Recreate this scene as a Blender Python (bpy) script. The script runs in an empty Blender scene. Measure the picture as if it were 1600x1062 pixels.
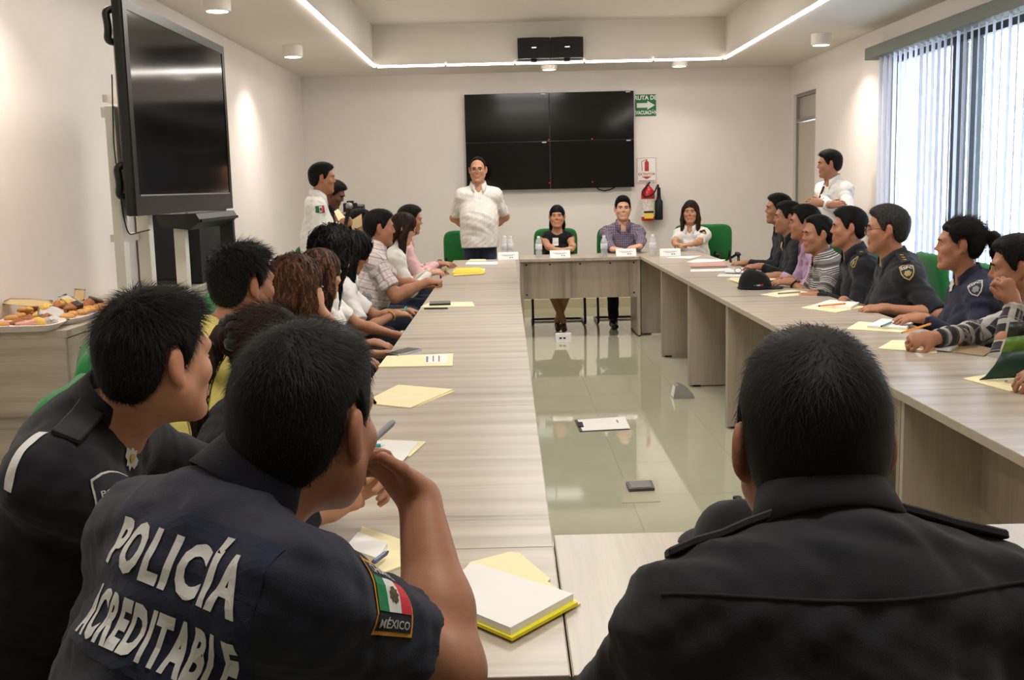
import bpy, bmesh, math, random
import numpy as np
from mathutils import Vector, Matrix
from mathutils.bvhtree import BVHTree
random.seed(7)
rng = np.random.default_rng(11)
S = bpy.context.scene
COL = S.collection
V3 = lambda *a: np.array(a, float)

# ---------------------------------------------------------------- camera
FPX, CAM_H = 1700.0, 1.43
_y = V3(-10, 241, -FPX); _y /= np.linalg.norm(_y)
_z = np.cross(V3(1, .024, 0), _y); _z /= np.linalg.norm(_z)
_x = np.cross(_y, _z)
AX = np.array([_x, _y, _z])                  # world = AX @ camera axes
CAM = V3(0, 0, CAM_H)
cd = bpy.data.cameras.new('camera'); cam = bpy.data.objects.new('camera', cd); COL.objects.link(cam)
cd.sensor_width = 36; cd.lens = FPX / 1600 * 36; cd.clip_start = .05; cd.clip_end = 200
M = Matrix([list(r) for r in AX]).to_4x4(); M.translation = Vector(CAM); cam.matrix_world = M
S.camera = cam
def ray(x, y): return AX @ V3(x - 800, 531 - y, -FPX)
def onY(x, y, Y): r = ray(x, y); return CAM + r * (Y / r[1])
def onZ(x, y, Z): r = ray(x, y); return CAM + r * ((Z - CAM_H) / r[2])
def onX(x, y, X): r = ray(x, y); return CAM + r * (X / r[0])

# ---------------------------------------------------------------- view, world, big lights
S.view_settings.view_transform = 'Standard'; S.view_settings.look = 'None'
S.view_settings.gamma = 1; S.view_settings.exposure = 0.35; S.view_settings.use_curve_mapping = False
W = bpy.data.worlds.new('daylight'); S.world = W; W.use_nodes = True
bg = W.node_tree.nodes['Background']; bg.inputs[0].default_value = (.86, .93, 1, 1); bg.inputs[1].default_value = 7
XL, XR, YB, YF, ZC, ZT = -2.29, 3.27, 12.65, -2.2, 2.70, 3.12
TX0, TX1, TY0, TY1 = -1.355, 2.34, .6, 11.72
def spot_disk(loc, power, size=.13, color=(1, .90, .80), spread=120):
    l = bpy.data.lights.new('downlight_lamp', 'AREA'); l.shape = 'DISK'; l.size = size; l.energy = power; l.color = color
    l.spread = math.radians(spread)
    o = bpy.data.objects.new('downlight_lamp', l); o.location = loc; COL.objects.link(o); return o
DOWN = [(-1.855, y, 2.60) for y in (2.2, 4.8, 7.35, 9.9)] + [(2.84, y, 2.60) for y in (2.2, 4.8, 7.35, 9.95)] + [(.5, 12.02, 2.655), (1.9, 12.0, 2.655), (-.9, 12.02, 2.655)]
DOWN_W, LED_E, PANEL_W = 7, 12, 40
PANELS = [(.44, 1.4), (.44, 5.5), (.44, 9.62)]  # the panel nearest the camera is an added, unseen fill for the foreground
for x, y in PANELS:
    l = bpy.data.lights.new('ceiling_panel_lamp', 'AREA'); l.shape = 'RECTANGLE'; l.size = 1.15; l.size_y = .55; l.energy = PANEL_W * (.55 if y < 3 else 1); l.color = (1, .96, .9)
    o = bpy.data.objects.new('ceiling_panel_lamp', l); o.location = (x, y, ZT - .05); COL.objects.link(o)

# ---------------------------------------------------------------- materials
MATS = {}
def srgb(c):
    c = [x / 255 for x in c]
    return tuple(x / 12.92 if x <= .04045 else ((x + .055) / 1.055) ** 2.4 for x in c) + (1,)
def mat(name, c, rough=.6, metal=0, spec=.5, var=0, scale=40, bump=0, bscale=300, emit=0, alpha=None, trans=0, attr=None, stretch=None, sheen=0, coat=0):
    if name in MATS: return MATS[name]
    m = bpy.data.materials.new(name); m.use_nodes = True; MATS[name] = m
    nt = m.node_tree; N = nt.nodes; L = nt.links; b = N['Principled BSDF']
    col = srgb(c); b.inputs['Base Color'].default_value = col
    b.inputs['Roughness'].default_value = rough; b.inputs['Metallic'].default_value = metal
    b.inputs['Specular IOR Level'].default_value = spec
    b.inputs['Transmission Weight'].default_value = trans
    b.inputs['Sheen Weight'].default_value = sheen; b.inputs['Coat Weight'].default_value = coat
    if emit:
        b.inputs['Emission Color'].default_value = col; b.inputs['Emission Strength'].default_value = emit
    tc = N.new('ShaderNodeTexCoord'); src = tc.outputs['Object']
    if stretch:
        mp = N.new('ShaderNodeMapping'); mp.inputs['Scale'].default_value = stretch; L.new(src, mp.inputs[0]); src = mp.outputs[0]
    last = None
    if var:
        n = N.new('ShaderNodeTexNoise'); n.inputs['Scale'].default_value = scale; n.inputs['Detail'].default_value = 4; L.new(src, n.inputs[0])
        r = N.new('ShaderNodeValToRGB'); r.color_ramp.elements[0].position = .3; r.color_ramp.elements[1].position = .7
        r.color_ramp.elements[0].color = tuple(x * (1 - var) for x in col[:3]) + (1,)
        r.color_ramp.elements[1].color = tuple(min(1, x * (1 + var)) for x in col[:3]) + (1,)
        L.new(n.outputs[0], r.inputs[0]); last = r.outputs[0]
    if attr:
        a = N.new('ShaderNodeVertexColor'); a.layer_name = attr
        mx = N.new('ShaderNodeMix'); mx.data_type = 'RGBA'; mx.blend_type = 'MULTIPLY'; mx.inputs[0].default_value = 1
        if last: L.new(last, mx.inputs[6])
        else: mx.inputs[6].default_value = col
        L.new(a.outputs[0], mx.inputs[7]); last = mx.outputs[2]
    if last: L.new(last, b.inputs['Base Color'])
    if bump:
        n2 = N.new('ShaderNodeTexNoise'); n2.inputs['Scale'].default_value = bscale; n2.inputs['Detail'].default_value = 3; L.new(src, n2.inputs[0])
        bp = N.new('ShaderNodeBump'); bp.inputs['Strength'].default_value = bump; bp.inputs['Distance'].default_value = .003; L.new(n2.outputs[0], bp.inputs['Height']); L.new(bp.outputs[0], b.inputs['Normal'])
    return m
def wood(name, c0, c1, axis, rough=.32, scale=1.0):
    """laminate: streaks that run along `axis`"""
    if name in MATS: return MATS[name]
    m = mat(name, c0, rough); nt = m.node_tree; N = nt.nodes; L = nt.links; b = N['Principled BSDF']
    tc = N.new('ShaderNodeTexCoord'); mp = N.new('ShaderNodeMapping')
    s = [9.5 * scale] * 3; s[axis] = .45 * scale; mp.inputs['Scale'].default_value = s; L.new(tc.outputs['Object'], mp.inputs[0])
    n = N.new('ShaderNodeTexNoise'); n.inputs['Scale'].default_value = 1.0; n.inputs['Detail'].default_value = 5; n.inputs['Roughness'].default_value = .65; n.inputs['Distortion'].default_value = .25; L.new(mp.outputs[0], n.inputs[0])
    r = N.new('ShaderNodeValToRGB'); e = r.color_ramp.elements
    e[0].position = .30; e[0].color = srgb(c1); e[1].position = .56; e[1].color = srgb(c0)
    q = e.new(.40); q.color = srgb([(a * 2 + b_) / 3 for a, b_ in zip(c0, c1)])
    q = e.new(.75); q.color = srgb([min(255, a + 9) for a in c0])
    L.new(n.outputs[0], r.inputs[0])
    mp2 = N.new('ShaderNodeMapping'); s = [160.0] * 3; s[axis] = 5; mp2.inputs['Scale'].default_value = s; L.new(tc.outputs['Object'], mp2.inputs[0])
    n2 = N.new('ShaderNodeTexNoise'); n2.inputs['Scale'].default_value = 1; n2.inputs['Detail'].default_value = 3; L.new(mp2.outputs[0], n2.inputs[0])
    mx = N.new('ShaderNodeMix'); mx.data_type = 'RGBA'; mx.blend_type = 'OVERLAY'; mx.inputs[0].default_value = .16
    L.new(r.outputs[0], mx.inputs[6]); L.new(n2.outputs[1], mx.inputs[7])
    hs = N.new('ShaderNodeHueSaturation'); hs.inputs['Saturation'].default_value = .92; L.new(mx.outputs[2], hs.inputs['Color'])
    L.new(hs.outputs[0], b.inputs['Base Color']); return m
WHITE = mat('wall_paint', (233, 226, 221), .85, var=.015, scale=3, bump=.05, bscale=180)
CEILM = mat('ceiling_paint', (228, 222, 212), .9, var=.01, scale=2)
OAKX = wood('laminate_grain_across', (186, 173, 156), (122, 108, 94), 0)
OAKY = wood('laminate_grain_along', (186, 173, 156), (140, 126, 110), 1)
OAKZ = wood('laminate_grain_upright', (176, 160, 142), (126, 112, 98), 2)
EDGE = mat('laminate_edge_band', (188, 175, 156), .4, var=.06, scale=30)
BLACK = mat('black_plastic', (20, 20, 21), .42, var=.1)
MATTE = mat('matte_black', (14, 14, 15), .7)
SCREEN = mat('screen_glass', (7, 7, 8), .09, spec=.5)
STEELW = mat('white_painted_steel', (226, 222, 212), .4)
GREEN = mat('green_upholstery', (16, 112, 46), .85, var=.12, scale=160, bump=.35, bscale=900, sheen=.2)
TUBE = mat('black_tube', (15, 15, 16), .35)
CHROME = mat('brushed_metal', (190, 190, 190), .3, metal=1)
PAPERW = mat('white_paper', (240, 238, 236), .8)
MANILA = mat('manila_card', (248, 234, 190), .75, var=.02, scale=12)
YELLOW = mat('yellow_paper', (246, 214, 70), .7, var=.04)
RED = mat('red_enamel', (190, 22, 34), .3)
SIGNG = mat('sign_green', (4, 110, 70), .5)
SIGNW = mat('sign_white', (236, 236, 232), .6)

# ---------------------------------------------------------------- object helpers
def root(name, label, cat, loc=(0, 0, 0), rz=0, group=None):
    o = bpy.data.objects.new(name, None); COL.objects.link(o); o.location = loc; o.rotation_euler = (0, 0, rz)
    o.empty_display_size = .05
    o['label'] = label; o['category'] = cat
    if group: o['group'] = group
    return o
def mesh_of(name, bm, m, smooth=False):
    me = bpy.data.meshes.new(name); bm.normal_update(); bm.to_mesh(me); bm.free()
    for x in (m if isinstance(m, (list, tuple)) else [m]): me.materials.append(x)
    if smooth: me.polygons.foreach_set('use_smooth', [True] * len(me.polygons))
    return me
def part(name, bm, m, parent=None, loc=(0, 0, 0), smooth=False, label=None, rot=(0, 0, 0)):
    me = bm if isinstance(bm, bpy.types.Mesh) else mesh_of(name, bm, m, smooth)
    o = bpy.data.objects.new(name, me); COL.objects.link(o); o.parent = parent; o.location = loc; o.rotation_euler = rot
    if label: o['label'] = label
    return o
def tag(o, label, cat, group=None):
    o['label'] = label; o['category'] = cat
    if group: o['group'] = group
    return o
def struct(name, bm, m, parent=None, smooth=False, loc=(0, 0, 0)):
    o = part(name, bm, m, parent, loc, smooth)
    if parent is None: o['kind'] = 'structure'
    return o
def dup(o, loc=None, rz=None, label=None, parent=None):
    c = o.copy(); COL.objects.link(c)
    if parent: c.parent = parent
    if loc is not None: c.location = loc
    if rz is not None: c.rotation_euler = (0, 0, rz)
    if label: c['label'] = label
    for k in KIDS.get(o.name, []):
        d = dup(k, parent=c)
    return c
KIDS = {}
def kids(o):
    ch = [x for x in COL.objects if x.parent == o]; KIDS[o.name] = ch
    for x in ch: kids(x)
BM = bmesh.new
def box(c, s, bm=None, bev=0, rot=None):
    b = BM()
    bmesh.ops.create_cube(b, size=1)
    bmesh.ops.scale(b, vec=s, verts=b.verts)
    if bev: bmesh.ops.bevel(b, geom=b.edges[:], offset=bev, segments=2, affect='EDGES', profile=.5)
    if rot is not None: bmesh.ops.rotate(b, cent=(0, 0, 0), matrix=rot, verts=b.verts)
    bmesh.ops.translate(b, vec=c, verts=b.verts)
    return merge(bm, b)
def merge(bm, b):
    if bm is None: return b
    me = bpy.data.meshes.new('_t'); b.to_mesh(me); b.free(); bm.from_mesh(me); bpy.data.meshes.remove(me); return bm
def b2(x0, x1, y0, y1, z0, z1, bm=None, bev=0): return box(((x0 + x1) / 2, (y0 + y1) / 2, (z0 + z1) / 2), (x1 - x0, y1 - y0, z1 - z0), bm, bev)
def cyl(a, b_, r0, r1=None, n=16, bm=None, caps=True):
    a = Vector(a); b_ = Vector(b_); r1 = r0 if r1 is None else r1; d = b_ - a
    b = BM(); bmesh.ops.create_cone(b, cap_ends=caps, segments=n, radius1=r0, radius2=r1, depth=d.length)
    q = d.to_track_quat('Z', 'Y'); bmesh.ops.rotate(b, cent=(0, 0, 0), matrix=q.to_matrix(), verts=b.verts)
    bmesh.ops.translate(b, vec=(a + b_) / 2, verts=b.verts); return merge(bm, b)
def tube(pts, r, n=8, bm=None, closed=False):
    """swept round bar; r may be a list"""
    P = [Vector(p) for p in pts]; b = BM() if bm is None else bm; rings = []; up = None; m = len(P)
    for i, p in enumerate(P):
        t = (P[(i + 1) % m] - P[i - 1]) if closed else (P[min(i + 1, m - 1)] - P[max(i - 1, 0)])
        t.normalize()
        if up is None: up = t.orthogonal().normalized()
        else:
            up = up - t * up.dot(t); up = up.normalized() if up.length > 1e-6 else t.orthogonal().normalized()
        s = t.cross(up); rr = r[i] if isinstance(r, (list, tuple)) else r
        rings.append([b.verts.new(p + (up * math.cos(k * 2 * math.pi / n) + s * math.sin(k * 2 * math.pi / n)) * rr) for k in range(n)])
    for i in range(m if closed else m - 1):
        A, B = rings[i], rings[(i + 1) % m]
        for k in range(n): b.faces.new((A[k], A[(k + 1) % n], B[(k + 1) % n], B[k]))
    if not closed: b.faces.new(rings[0][::-1]); b.faces.new(rings[-1])
    return b
def arc_path(pts, r, n=5):
    """round the corners of a polyline"""
    P = [Vector(p) for p in pts]; out = [P[0]]
    for i in range(1, len(P) - 1):
        a = (P[i - 1] - P[i]); c = (P[i + 1] - P[i]); k = min(r, a.length * .49, c.length * .49)
        p0 = P[i] + a.normalized() * k; p2 = P[i] + c.normalized() * k
        for j in range(n + 1):
            t = j / n; out.append(p0 * (1 - t) ** 2 + P[i] * 2 * t * (1 - t) + p2 * t * t)
    out.append(P[-1]); return out
def lathe(prof, n=20, bm=None, c=(0, 0, 0)):
    b = BM() if bm is None else bm; rings = []
    for r, z in prof: rings.append([b.verts.new((c[0] + max(r, 1e-4) * math.cos(k * 2 * math.pi / n), c[1] + max(r, 1e-4) * math.sin(k * 2 * math.pi / n), c[2] + z)) for k in range(n)])
    for A, B in zip(rings, rings[1:]):
        for k in range(n): b.faces.new((A[k], A[(k + 1) % n], B[(k + 1) % n], B[k]))
    b.faces.new(rings[0][::-1]); b.faces.new(rings[-1]); return b
def prism(pts, z0, z1, bm=None, axis='z'):
    """outline in 2D, extruded; axis x: pts are (y,z); y: pts are (x,z)"""
    b = BM() if bm is None else bm
    f = {'z': lambda p, h: (p[0], p[1], h), 'x': lambda p, h: (h, p[0], p[1]), 'y': lambda p, h: (p[0], h, p[1])}[axis]
    A = [b.verts.new(f(p, z0)) for p in pts]; B = [b.verts.new(f(p, z1)) for p in pts]; n = len(pts)
    fs = [b.faces.new(A[::-1]), b.faces.new(B)]
    for k in range(n): fs.append(b.faces.new((A[k], A[(k + 1) % n], B[(k + 1) % n], B[k])))
    bmesh.ops.recalc_face_normals(b, faces=fs); return b
def text_geo(s, size, bold=0, sx=1.0, res=3, space=1.0):
    """flat lettering: verts (n,2) centred, faces"""
    c = bpy.data.curves.new('t', 'FONT'); c.body = s; c.size = size; c.align_x = 'CENTER'; c.align_y = 'CENTER'; c.offset = bold; c.resolution_u = res; c.space_character = space
    o = bpy.data.objects.new('t', c); COL.objects.link(o); dg = bpy.context.evaluated_depsgraph_get(); me = bpy.data.meshes.new_from_object(o.evaluated_get(dg))
    v = np.array([p.co[:2] for p in me.vertices]); f = [tuple(p.vertices) for p in me.polygons]
    bpy.data.objects.remove(o); bpy.data.curves.remove(c); bpy.data.meshes.remove(me)
    v[:, 0] *= sx; return v, f
def letters(name, s, size, m, parent, loc, rot, depth=.001, bold=0, sx=1.0, space=1.0):
    v, f = text_geo(s, size, bold, sx, space=space); b = BM(); vs = [b.verts.new((x, y, 0)) for x, y in v]
    for q in f:
        try: b.faces.new([vs[i] for i in q])
        except ValueError: pass
    g = bmesh.ops.extrude_face_region(b, geom=b.faces[:]); bmesh.ops.translate(b, vec=(0, 0, depth), verts=[e for e in g['geom'] if isinstance(e, bmesh.types.BMVert)])
    bmesh.ops.recalc_face_normals(b, faces=b.faces[:])
    return part(name, b, m, parent, loc, rot=rot)
# ================================================================ the room
TILE = mat('polished_tile', (190, 189, 164), .028, spec=.55, var=.02, scale=2.5, coat=.3)
fl = struct('floor', b2(XL - .1, XR + .1, YF - .1, YB + .1, -.08, -.012), mat('tile_grout', (186, 184, 160), .4))
t = .60; proto = None
tm = mesh_of('tile', b2(.0004, t - .0004, .0004, t - .0004, -.012, 0), TILE)
for i in range(10):
    for j in range(25):
        x0, y0 = XL - .17 + i * t, YF + j * t - .12
        part('tile', tm, None, fl, (x0, y0, 0))
struct('wall_back', b2(XL - .12, XR + .12, YB, YB + .12, 0, ZC + .5), WHITE)
struct('wall_left', b2(XL - .12, XL, YF, YB, 0, ZC + .5), WHITE)
struct('wall_front', b2(XL - .12, XR + .12, YF - .12, YF, 0, ZC + .5), WHITE)
DY0, DY1, DZ = 11.62, 12.50, 2.36           # door opening
WY0, WY1, WZ0, WZ1 = 4.6, 9.44, .12, 2.43    # window opening
w = b2(XR, XR + .16, DY1, YB, 0, ZC + .5)
b2(XR, XR + .16, DY0, DY1, DZ, ZC + .5, w); b2(XR, XR + .16, WY1, DY0, 0, ZC + .5, w)
b2(XR, XR + .16, WY0, WY1, 0, WZ0, w); b2(XR, XR + .16, WY0, WY1, WZ1, ZC + .5, w); b2(XR, XR + .16, YF, WY0, 0, ZC + .5, w)
struct('wall_right', w, WHITE)
# ceiling ring, recess sides, recess top
c = b2(XL, TX0, YF, YB, ZC, ZC + .06); b2(TX1, XR, YF, YB, ZC, ZC + .06, c); b2(TX0, TX1, TY1, YB, ZC, ZC + .06, c); b2(TX0, TX1, YF, TY0, ZC, ZC + .06, c)
b2(TX0 - .06, TX0, TY0, TY1, ZC + .06, ZT + .06, c); b2(TX1, TX1 + .06, TY0, TY1, ZC + .06, ZT + .06, c)
b2(TX0 - .06, TX1 + .06, TY1, TY1 + .06, ZC + .06, ZT + .06, c); b2(TX0 - .06, TX1 + .06, TY0 - .06, TY0, ZC + .06, ZT + .06, c)
b2(TX0, TX1, TY0, TY1, ZT, ZT + .06, c)
struct('ceiling', c, CEILM)
BASE = mat('skirting_tile', (190, 178, 148), .25, var=.03)
struct('baseboard_back', b2(XL, XR, YB - .012, YB, 0, .105, bev=.002), BASE)
struct('baseboard_left', b2(XL, XL + .012, YF, YB - .012, 0, .105, bev=.002), BASE)
bb = b2(XR - .012, XR, YF, DY0 - .05, 0, .105, bev=.002); struct('baseboard_right', bb, BASE)
# door with transom
GREYD = mat('door_panel_paint', (196, 186, 172), .5); ALU = mat('grey_aluminium', (150, 150, 146), .4, metal=.3)
d = b2(XR + .05, XR + .09, DY0 + .03, DY1 - .03, 0.01, 2.05, bev=.003); dd = struct('door_1', d, GREYD)
b = b2(XR + .03, XR + .11, DY0, DY0 + .03, 0, DZ); b2(XR + .03, XR + .11, DY1 - .03, DY1, 0, DZ, b); b2(XR + .03, XR + .11, DY0 + .03, DY1 - .03, DZ - .03, DZ, b); b2(XR + .03, XR + .11, DY0 + .03, DY1 - .03, 2.06, 2.09, b)
part('door_frame', b, ALU, dd)
part('transom_pane', b2(XR + .06, XR + .075, DY0 + .03, DY1 - .03, 2.09, DZ - .03), mat('frosted_glass', (178, 172, 160), .12), dd)
hb = tube(arc_path([(XR + .05, DY0 + .1, 1.0), (XR - .0, DY0 + .1, 1.0), (XR - .0, DY0 + .22, 1.0)], .02), .009); part('door_handle', hb, CHROME, dd, smooth=True)
for z in (.25, 1.1, 1.85): part('hinge', cyl((XR + .045, DY1 - .035, z - .05), (XR + .045, DY1 - .035, z + .05), .008), ALU, dd)
# window: aluminium frame, three panes, mullions
DARKA = mat('dark_bronze_aluminium', (38, 46, 52), .5)
win = b2(XR + .04, XR + .1, WY0, WY0 + .05, WZ0, WZ1); b2(XR + .04, XR + .1, WY1 - .05, WY1, WZ0, WZ1, win); b2(XR + .04, XR + .1, WY0, WY1, WZ0, WZ0 + .05, win); b2(XR + .04, XR + .1, WY0, WY1, WZ1 - .05, WZ1, win)
wo = struct('window_1', win, DARKA)
mull = [8.10, 7.80, 6.3, 6.0]
for y, wd in ((8.12, .10), (7.84, .05), (6.2, .10), (5.92, .05)): part('mullion', b2(XR + .03, XR + .11, y - wd / 2, y + wd / 2, WZ0 + .05, WZ1 - .05), DARKA, wo)
GLASS = mat('clear_glass', (235, 245, 250), .0, spec=.5, trans=1)
for y0, y1 in ((WY0 + .05, 5.895), (5.945, 6.15), (6.25, 7.815), (7.865, 8.07), (8.17, WY1 - .05)):
    part('window_pane', b2(XR + .066, XR + .072, y0, y1, WZ0 + .05, WZ1 - .05), GLASS, wo)
part('window_sill', b2(XR - .02, XR + .04, WY0, WY1, WZ0 - .03, WZ0, bev=.004), STEELW, wo)
# vertical blinds
vb = root('vertical_blind', 'white vertical slat blind with a grey-green head rail over the wide window', 'blind', (XR, (WY0 + WY1) / 2, 0))
HEADM = mat('head_rail_fabric', (98, 104, 94), .6, var=.06)
cy = (WY0 + WY1) / 2
part('head_rail', b2(-.13, -.01, WY0 - .25 - cy, WY1 + .23 - cy, 2.43, 2.53, bev=.004), HEADM, vb)
SLAT = mat('blind_slat_fabric', (232, 232, 240), .7)
nt = SLAT.node_tree; N = nt.nodes; tr = N.new('ShaderNodeBsdfTranslucent'); tr.inputs[0].default_value = (.82, .84, .95, 1); ms = N.new('ShaderNodeMixShader'); ms.inputs[0].default_value = .45
nt.links.new(N['Principled BSDF'].outputs[0], ms.inputs[1]); nt.links.new(tr.outputs[0], ms.inputs[2]); nt.links.new(ms.outputs[0], N['Material Output'].inputs[0])
sb = BM(); nseg = 4
vs = [[sb.verts.new(((k / nseg - .5) * .127, .008 * (1 - (k / nseg * 2 - 1) ** 2), z)) for k in range(nseg + 1)] for z in (WZ0 + .02, 2.43)]
for k in range(nseg): sb.faces.new((vs[0][k], vs[0][k + 1], vs[1][k + 1], vs[1][k]))
bmesh.ops.solidify(sb, geom=sb.faces[:], thickness=.0008)
sm = mesh_of('slat', sb, SLAT, True)
for i in range(43):
    y = WY1 - .02 - i * .1135
    part('slat', sm, None, vb, (-.07, y - cy, 0), rot=(0, 0, math.radians(60 + random.uniform(-4, 4))))
# LED strips along the recess edge: four segment bars per side
LEDM = mat('led_strip', (255, 246, 236), .5, emit=LED_E)
def led(p0, p1, n, label):
    r = root('led_strip', label, 'light', p0)
    p0 = V3(*p0); p1 = V3(*p1); d = p1 - p0
    for i in range(n):
        a = d * (i / n) + d / np.linalg.norm(d) * .012; e = d * ((i + 1) / n) - d / np.linalg.norm(d) * .012
        c = (a + e) / 2; s = np.abs(e - a) + V3(.022, .022, .02); s[np.argmax(np.abs(d))] -= .022
        q = part('led_bar', box(c, s), LEDM, r)
        h = box(c + V3(0, 0, .016), s * V3(1, 1, .6) + V3(.008 if s[0] < .1 else 0, .008 if s[1] < .1 else 0, 0)); part('led_housing', h, STEELW, r)
zz = ZC - .004
led((TX0 + .015, TY0 + .03, zz), (TX0 + .015, TY1 - .03, zz), 8, 'long white LED light strip along the left edge of the ceiling recess')
led((TX1 - .015, TY0 + .03, zz), (TX1 - .015, TY1 - .03, zz), 8, 'long white LED light strip along the right edge of the ceiling recess')
led((TX0 + .03, TY1 - .015, zz), (TX1 - .03, TY1 - .015, zz), 5, 'white LED light strip across the far edge of the ceiling recess')
# downlights
GLOW = mat('lamp_diffuser', (255, 240, 220), .5, emit=6)
where = {(-1.855, 7.35): 'round white ceiling downlight nearest above the big screen', (-1.855, 9.9): 'round white ceiling downlight in the far left corner of the ceiling',
         (2.84, 9.95): 'round white ceiling downlight above the door and blinds', (.5, 12.02): 'round white ceiling downlight right below the black speaker pair', (1.9, 12.0): 'round white ceiling downlight above the evacuation sign side of the wall'}
for x, y, z in DOWN:
    if (x, y) in where or y < 7.3:
        lab = where.get((x, y), 'round white ceiling downlight %s, %s, outside the photo' % ('by the left wall' if x < 0 else 'by the window wall' if x > 2 else 'by the far wall', 'nearest the camera' if y < 3 else 'midway along the room'))
        r = root('ceiling_downlight', lab, 'light', (x, y, z))
        hz = ZC - z
        rb = lathe([(.078, 0), (.086, .003), (.088, .012), (.088, hz), (.07, hz)], 28)
        part('housing', rb, STEELW, r, smooth=False); part('diffuser', lathe([(.01, -.001), (.07, -.001), (.07, .001), (.01, .001)], 24), GLOW, r)
        spot_disk((x, y, z - .006), DOWN_W if y < 11 else DOWN_W * .45)
for x, y in PANELS:
    r = root('ceiling_light_panel', 'rectangular white light panel in the ceiling recess' + (' nearest the far wall, at the top photo edge' if y > 6 else ' midway along' if y > 3 else ' nearest the camera, added unseen to light the foreground'), 'light', (x, y, ZT))
    b = b2(-.62, .62, -.32, -.29, -.025, 0); b2(-.62, .62, .29, .32, -.025, 0, b); b2(-.62, -.59, -.29, .29, -.025, 0, b); b2(.59, .62, -.29, .29, -.025, 0, b)
    part('frame', b, STEELW, r); part('diffuser', b2(-.59, .59, -.29, .29, -.02, -.012), mat('panel_diffuser', (235, 240, 228), .5, emit=2), r)
r = root('ceiling_vent', 'square grey air vent grille in the ceiling recess', 'vent', (-.80, 9.86, ZT))
b = b2(-.27, .27, -.27, -.24, -.02, 0); b2(-.27, .27, .24, .27, -.02, 0, b); b2(-.27, -.24, -.24, .24, -.02, 0, b); b2(.24, .27, -.24, .24, -.02, 0, b); part('frame', b, STEELW, r)
for i in range(11): part('louvre', box((0, -.22 + i * .044, -.012), (.48, .034, .003), rot=Matrix.Rotation(.5, 3, 'X')), STEELW, r)
# speakers on the recess face
def bowspk(x, lab):
    r = root('wall_speaker', lab, 'speaker', (x, TY1, 2.835))
    pts = [(-.168, 0), (-.168, -.12)] + [(-.168 + .336 * k / 10, -.12 - .035 * (1 - (k / 5 - 1) ** 2)) for k in range(1, 10)] + [(.168, -.12), (.168, 0)]
    part('cabinet', prism(pts, -.105, .105), MATTE, r)
    g = prism([(-.155, -.121)] + [(-.155 + .31 * k / 10, -.124 - .034 * (1 - (k / 5 - 1) ** 2)) for k in range(0, 11)] + [(.155, -.121)], -.09, .09); part('grille', g, mat('speaker_mesh', (24, 24, 25), .8, bump=.6, bscale=900), r)
    part('badge', b2(-.025, .025, -.163, -.158, -.004, .006), CHROME, r)
    part('bracket', b2(-.03, .03, -.09, 0, -.135, -.105), MATTE, r)
bowspk(.328, 'left black curved speaker of the pair on the ceiling recess face'); bowspk(.672, 'right black curved speaker of the pair on the ceiling recess face')
# video wall: four screens
for cx, cz, n in ((.035, 2.19, 'upper left'), (.995, 2.19, 'upper right'), (.035, 1.65, 'lower left'), (.995, 1.65, 'lower right')):
    r = root('wall_screen', 'black flat screen, %s of the four that make the video wall' % n, 'screen', (cx, YB, cz))
    part('casing', b2(-.478, .478, -.085, -.03, -.269, .269, bev=.003), BLACK, r)
    part('panel', b2(-.474, .474, -.0865, -.084, -.265, .265), SCREEN, r)
    part('badge', b2(.39, .44, -.0885, -.086, .252, .262), mat('pale_badge', (200, 205, 210), .5), r)
    part('mount', b2(-.3, .3, -.03, 0, -.15, .15), MATTE, r)
    part('power_light', box((-.0 if 'left' not in n else .468, -.0875, -.255 if 'upper' in n else -.2), (.007, .003, .007)), mat('red_indicator', (255, 20, 30), .5, emit=4), r)
cab = tube([(1.05, YB - .03, 1.385), (1.07, YB - .035, 1.36), (1.13, YB - .035, 1.345), (1.2, YB - .035, 1.355), (1.26, YB - .03, 1.385)], .007)
tag(part('cable', cab, MATTE, smooth=True), 'black cable loop hanging below the lower right wall screen', 'cable')
# signs
def flat_sign(lab, x0, x1, z0, z1, m):
    r = root('wall_sign', lab, 'sign', ((x0 + x1) / 2, YB, (z0 + z1) / 2)); w, h = (x1 - x0) / 2, (z1 - z0) / 2
    part('plate', b2(-w, w, -.006, 0, -h, h), m, r); return r, w, h
RX = (math.pi / 2, 0, 0)
r, w, h = flat_sign('green square evacuation route sign with a white arrow', 1.498, 1.737, 2.177, 2.42, SIGNG)
letters('lettering', 'RUTA DE', .066, SIGNW, r, (0, -.006, .083), RX, bold=.0022, sx=.95); letters('lettering', 'EVACUACIÓN', .058, SIGNW, r, (0, -.006, -.083), RX, bold=.0022, sx=.70)
part('arrow', prism([(-.1, -.026), (.02, -.026), (.02, -.05), (.105, 0), (.02, .05), (.02, .026), (-.1, .026)], -.0085, -.006, axis='y'), SIGNW, r)
r, w, h = flat_sign('white fire extinguisher sign with a red pictogram', 1.508, 1.74, 1.418, 1.715, SIGNW)
REDP = mat('sign_red', (186, 40, 52), .6)
b = b2(-w + .006, w - .006, -.008, -.006, h - .011, h - .007)
b2(-w + .006, w - .006, -.008, -.006, -h + .007, -h + .011, b); b2(-w + .006, -w + .01, -.008, -.006, -h + .011, h - .011, b); b2(w - .01, w - .006, -.008, -.006, -h + .011, h - .011, b); part('border', b, REDP, r)
part('pictogram', prism([(-.022, -.01), (.026, -.01), (.026, .085), (.018, .1), (.008, .105), (.008, .125), (-.006, .125), (-.006, .105), (-.016, .1), (-.022, .085)], -.008, -.006, axis='y'), REDP, r)
part('pictogram_hose', tube(arc_path([(-.006, -.0075, .12), (-.06, -.0075, .1), (-.05, -.0075, .02), (-.055, -.0075, -.01)], .03), .003, 6), REDP, r)
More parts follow.
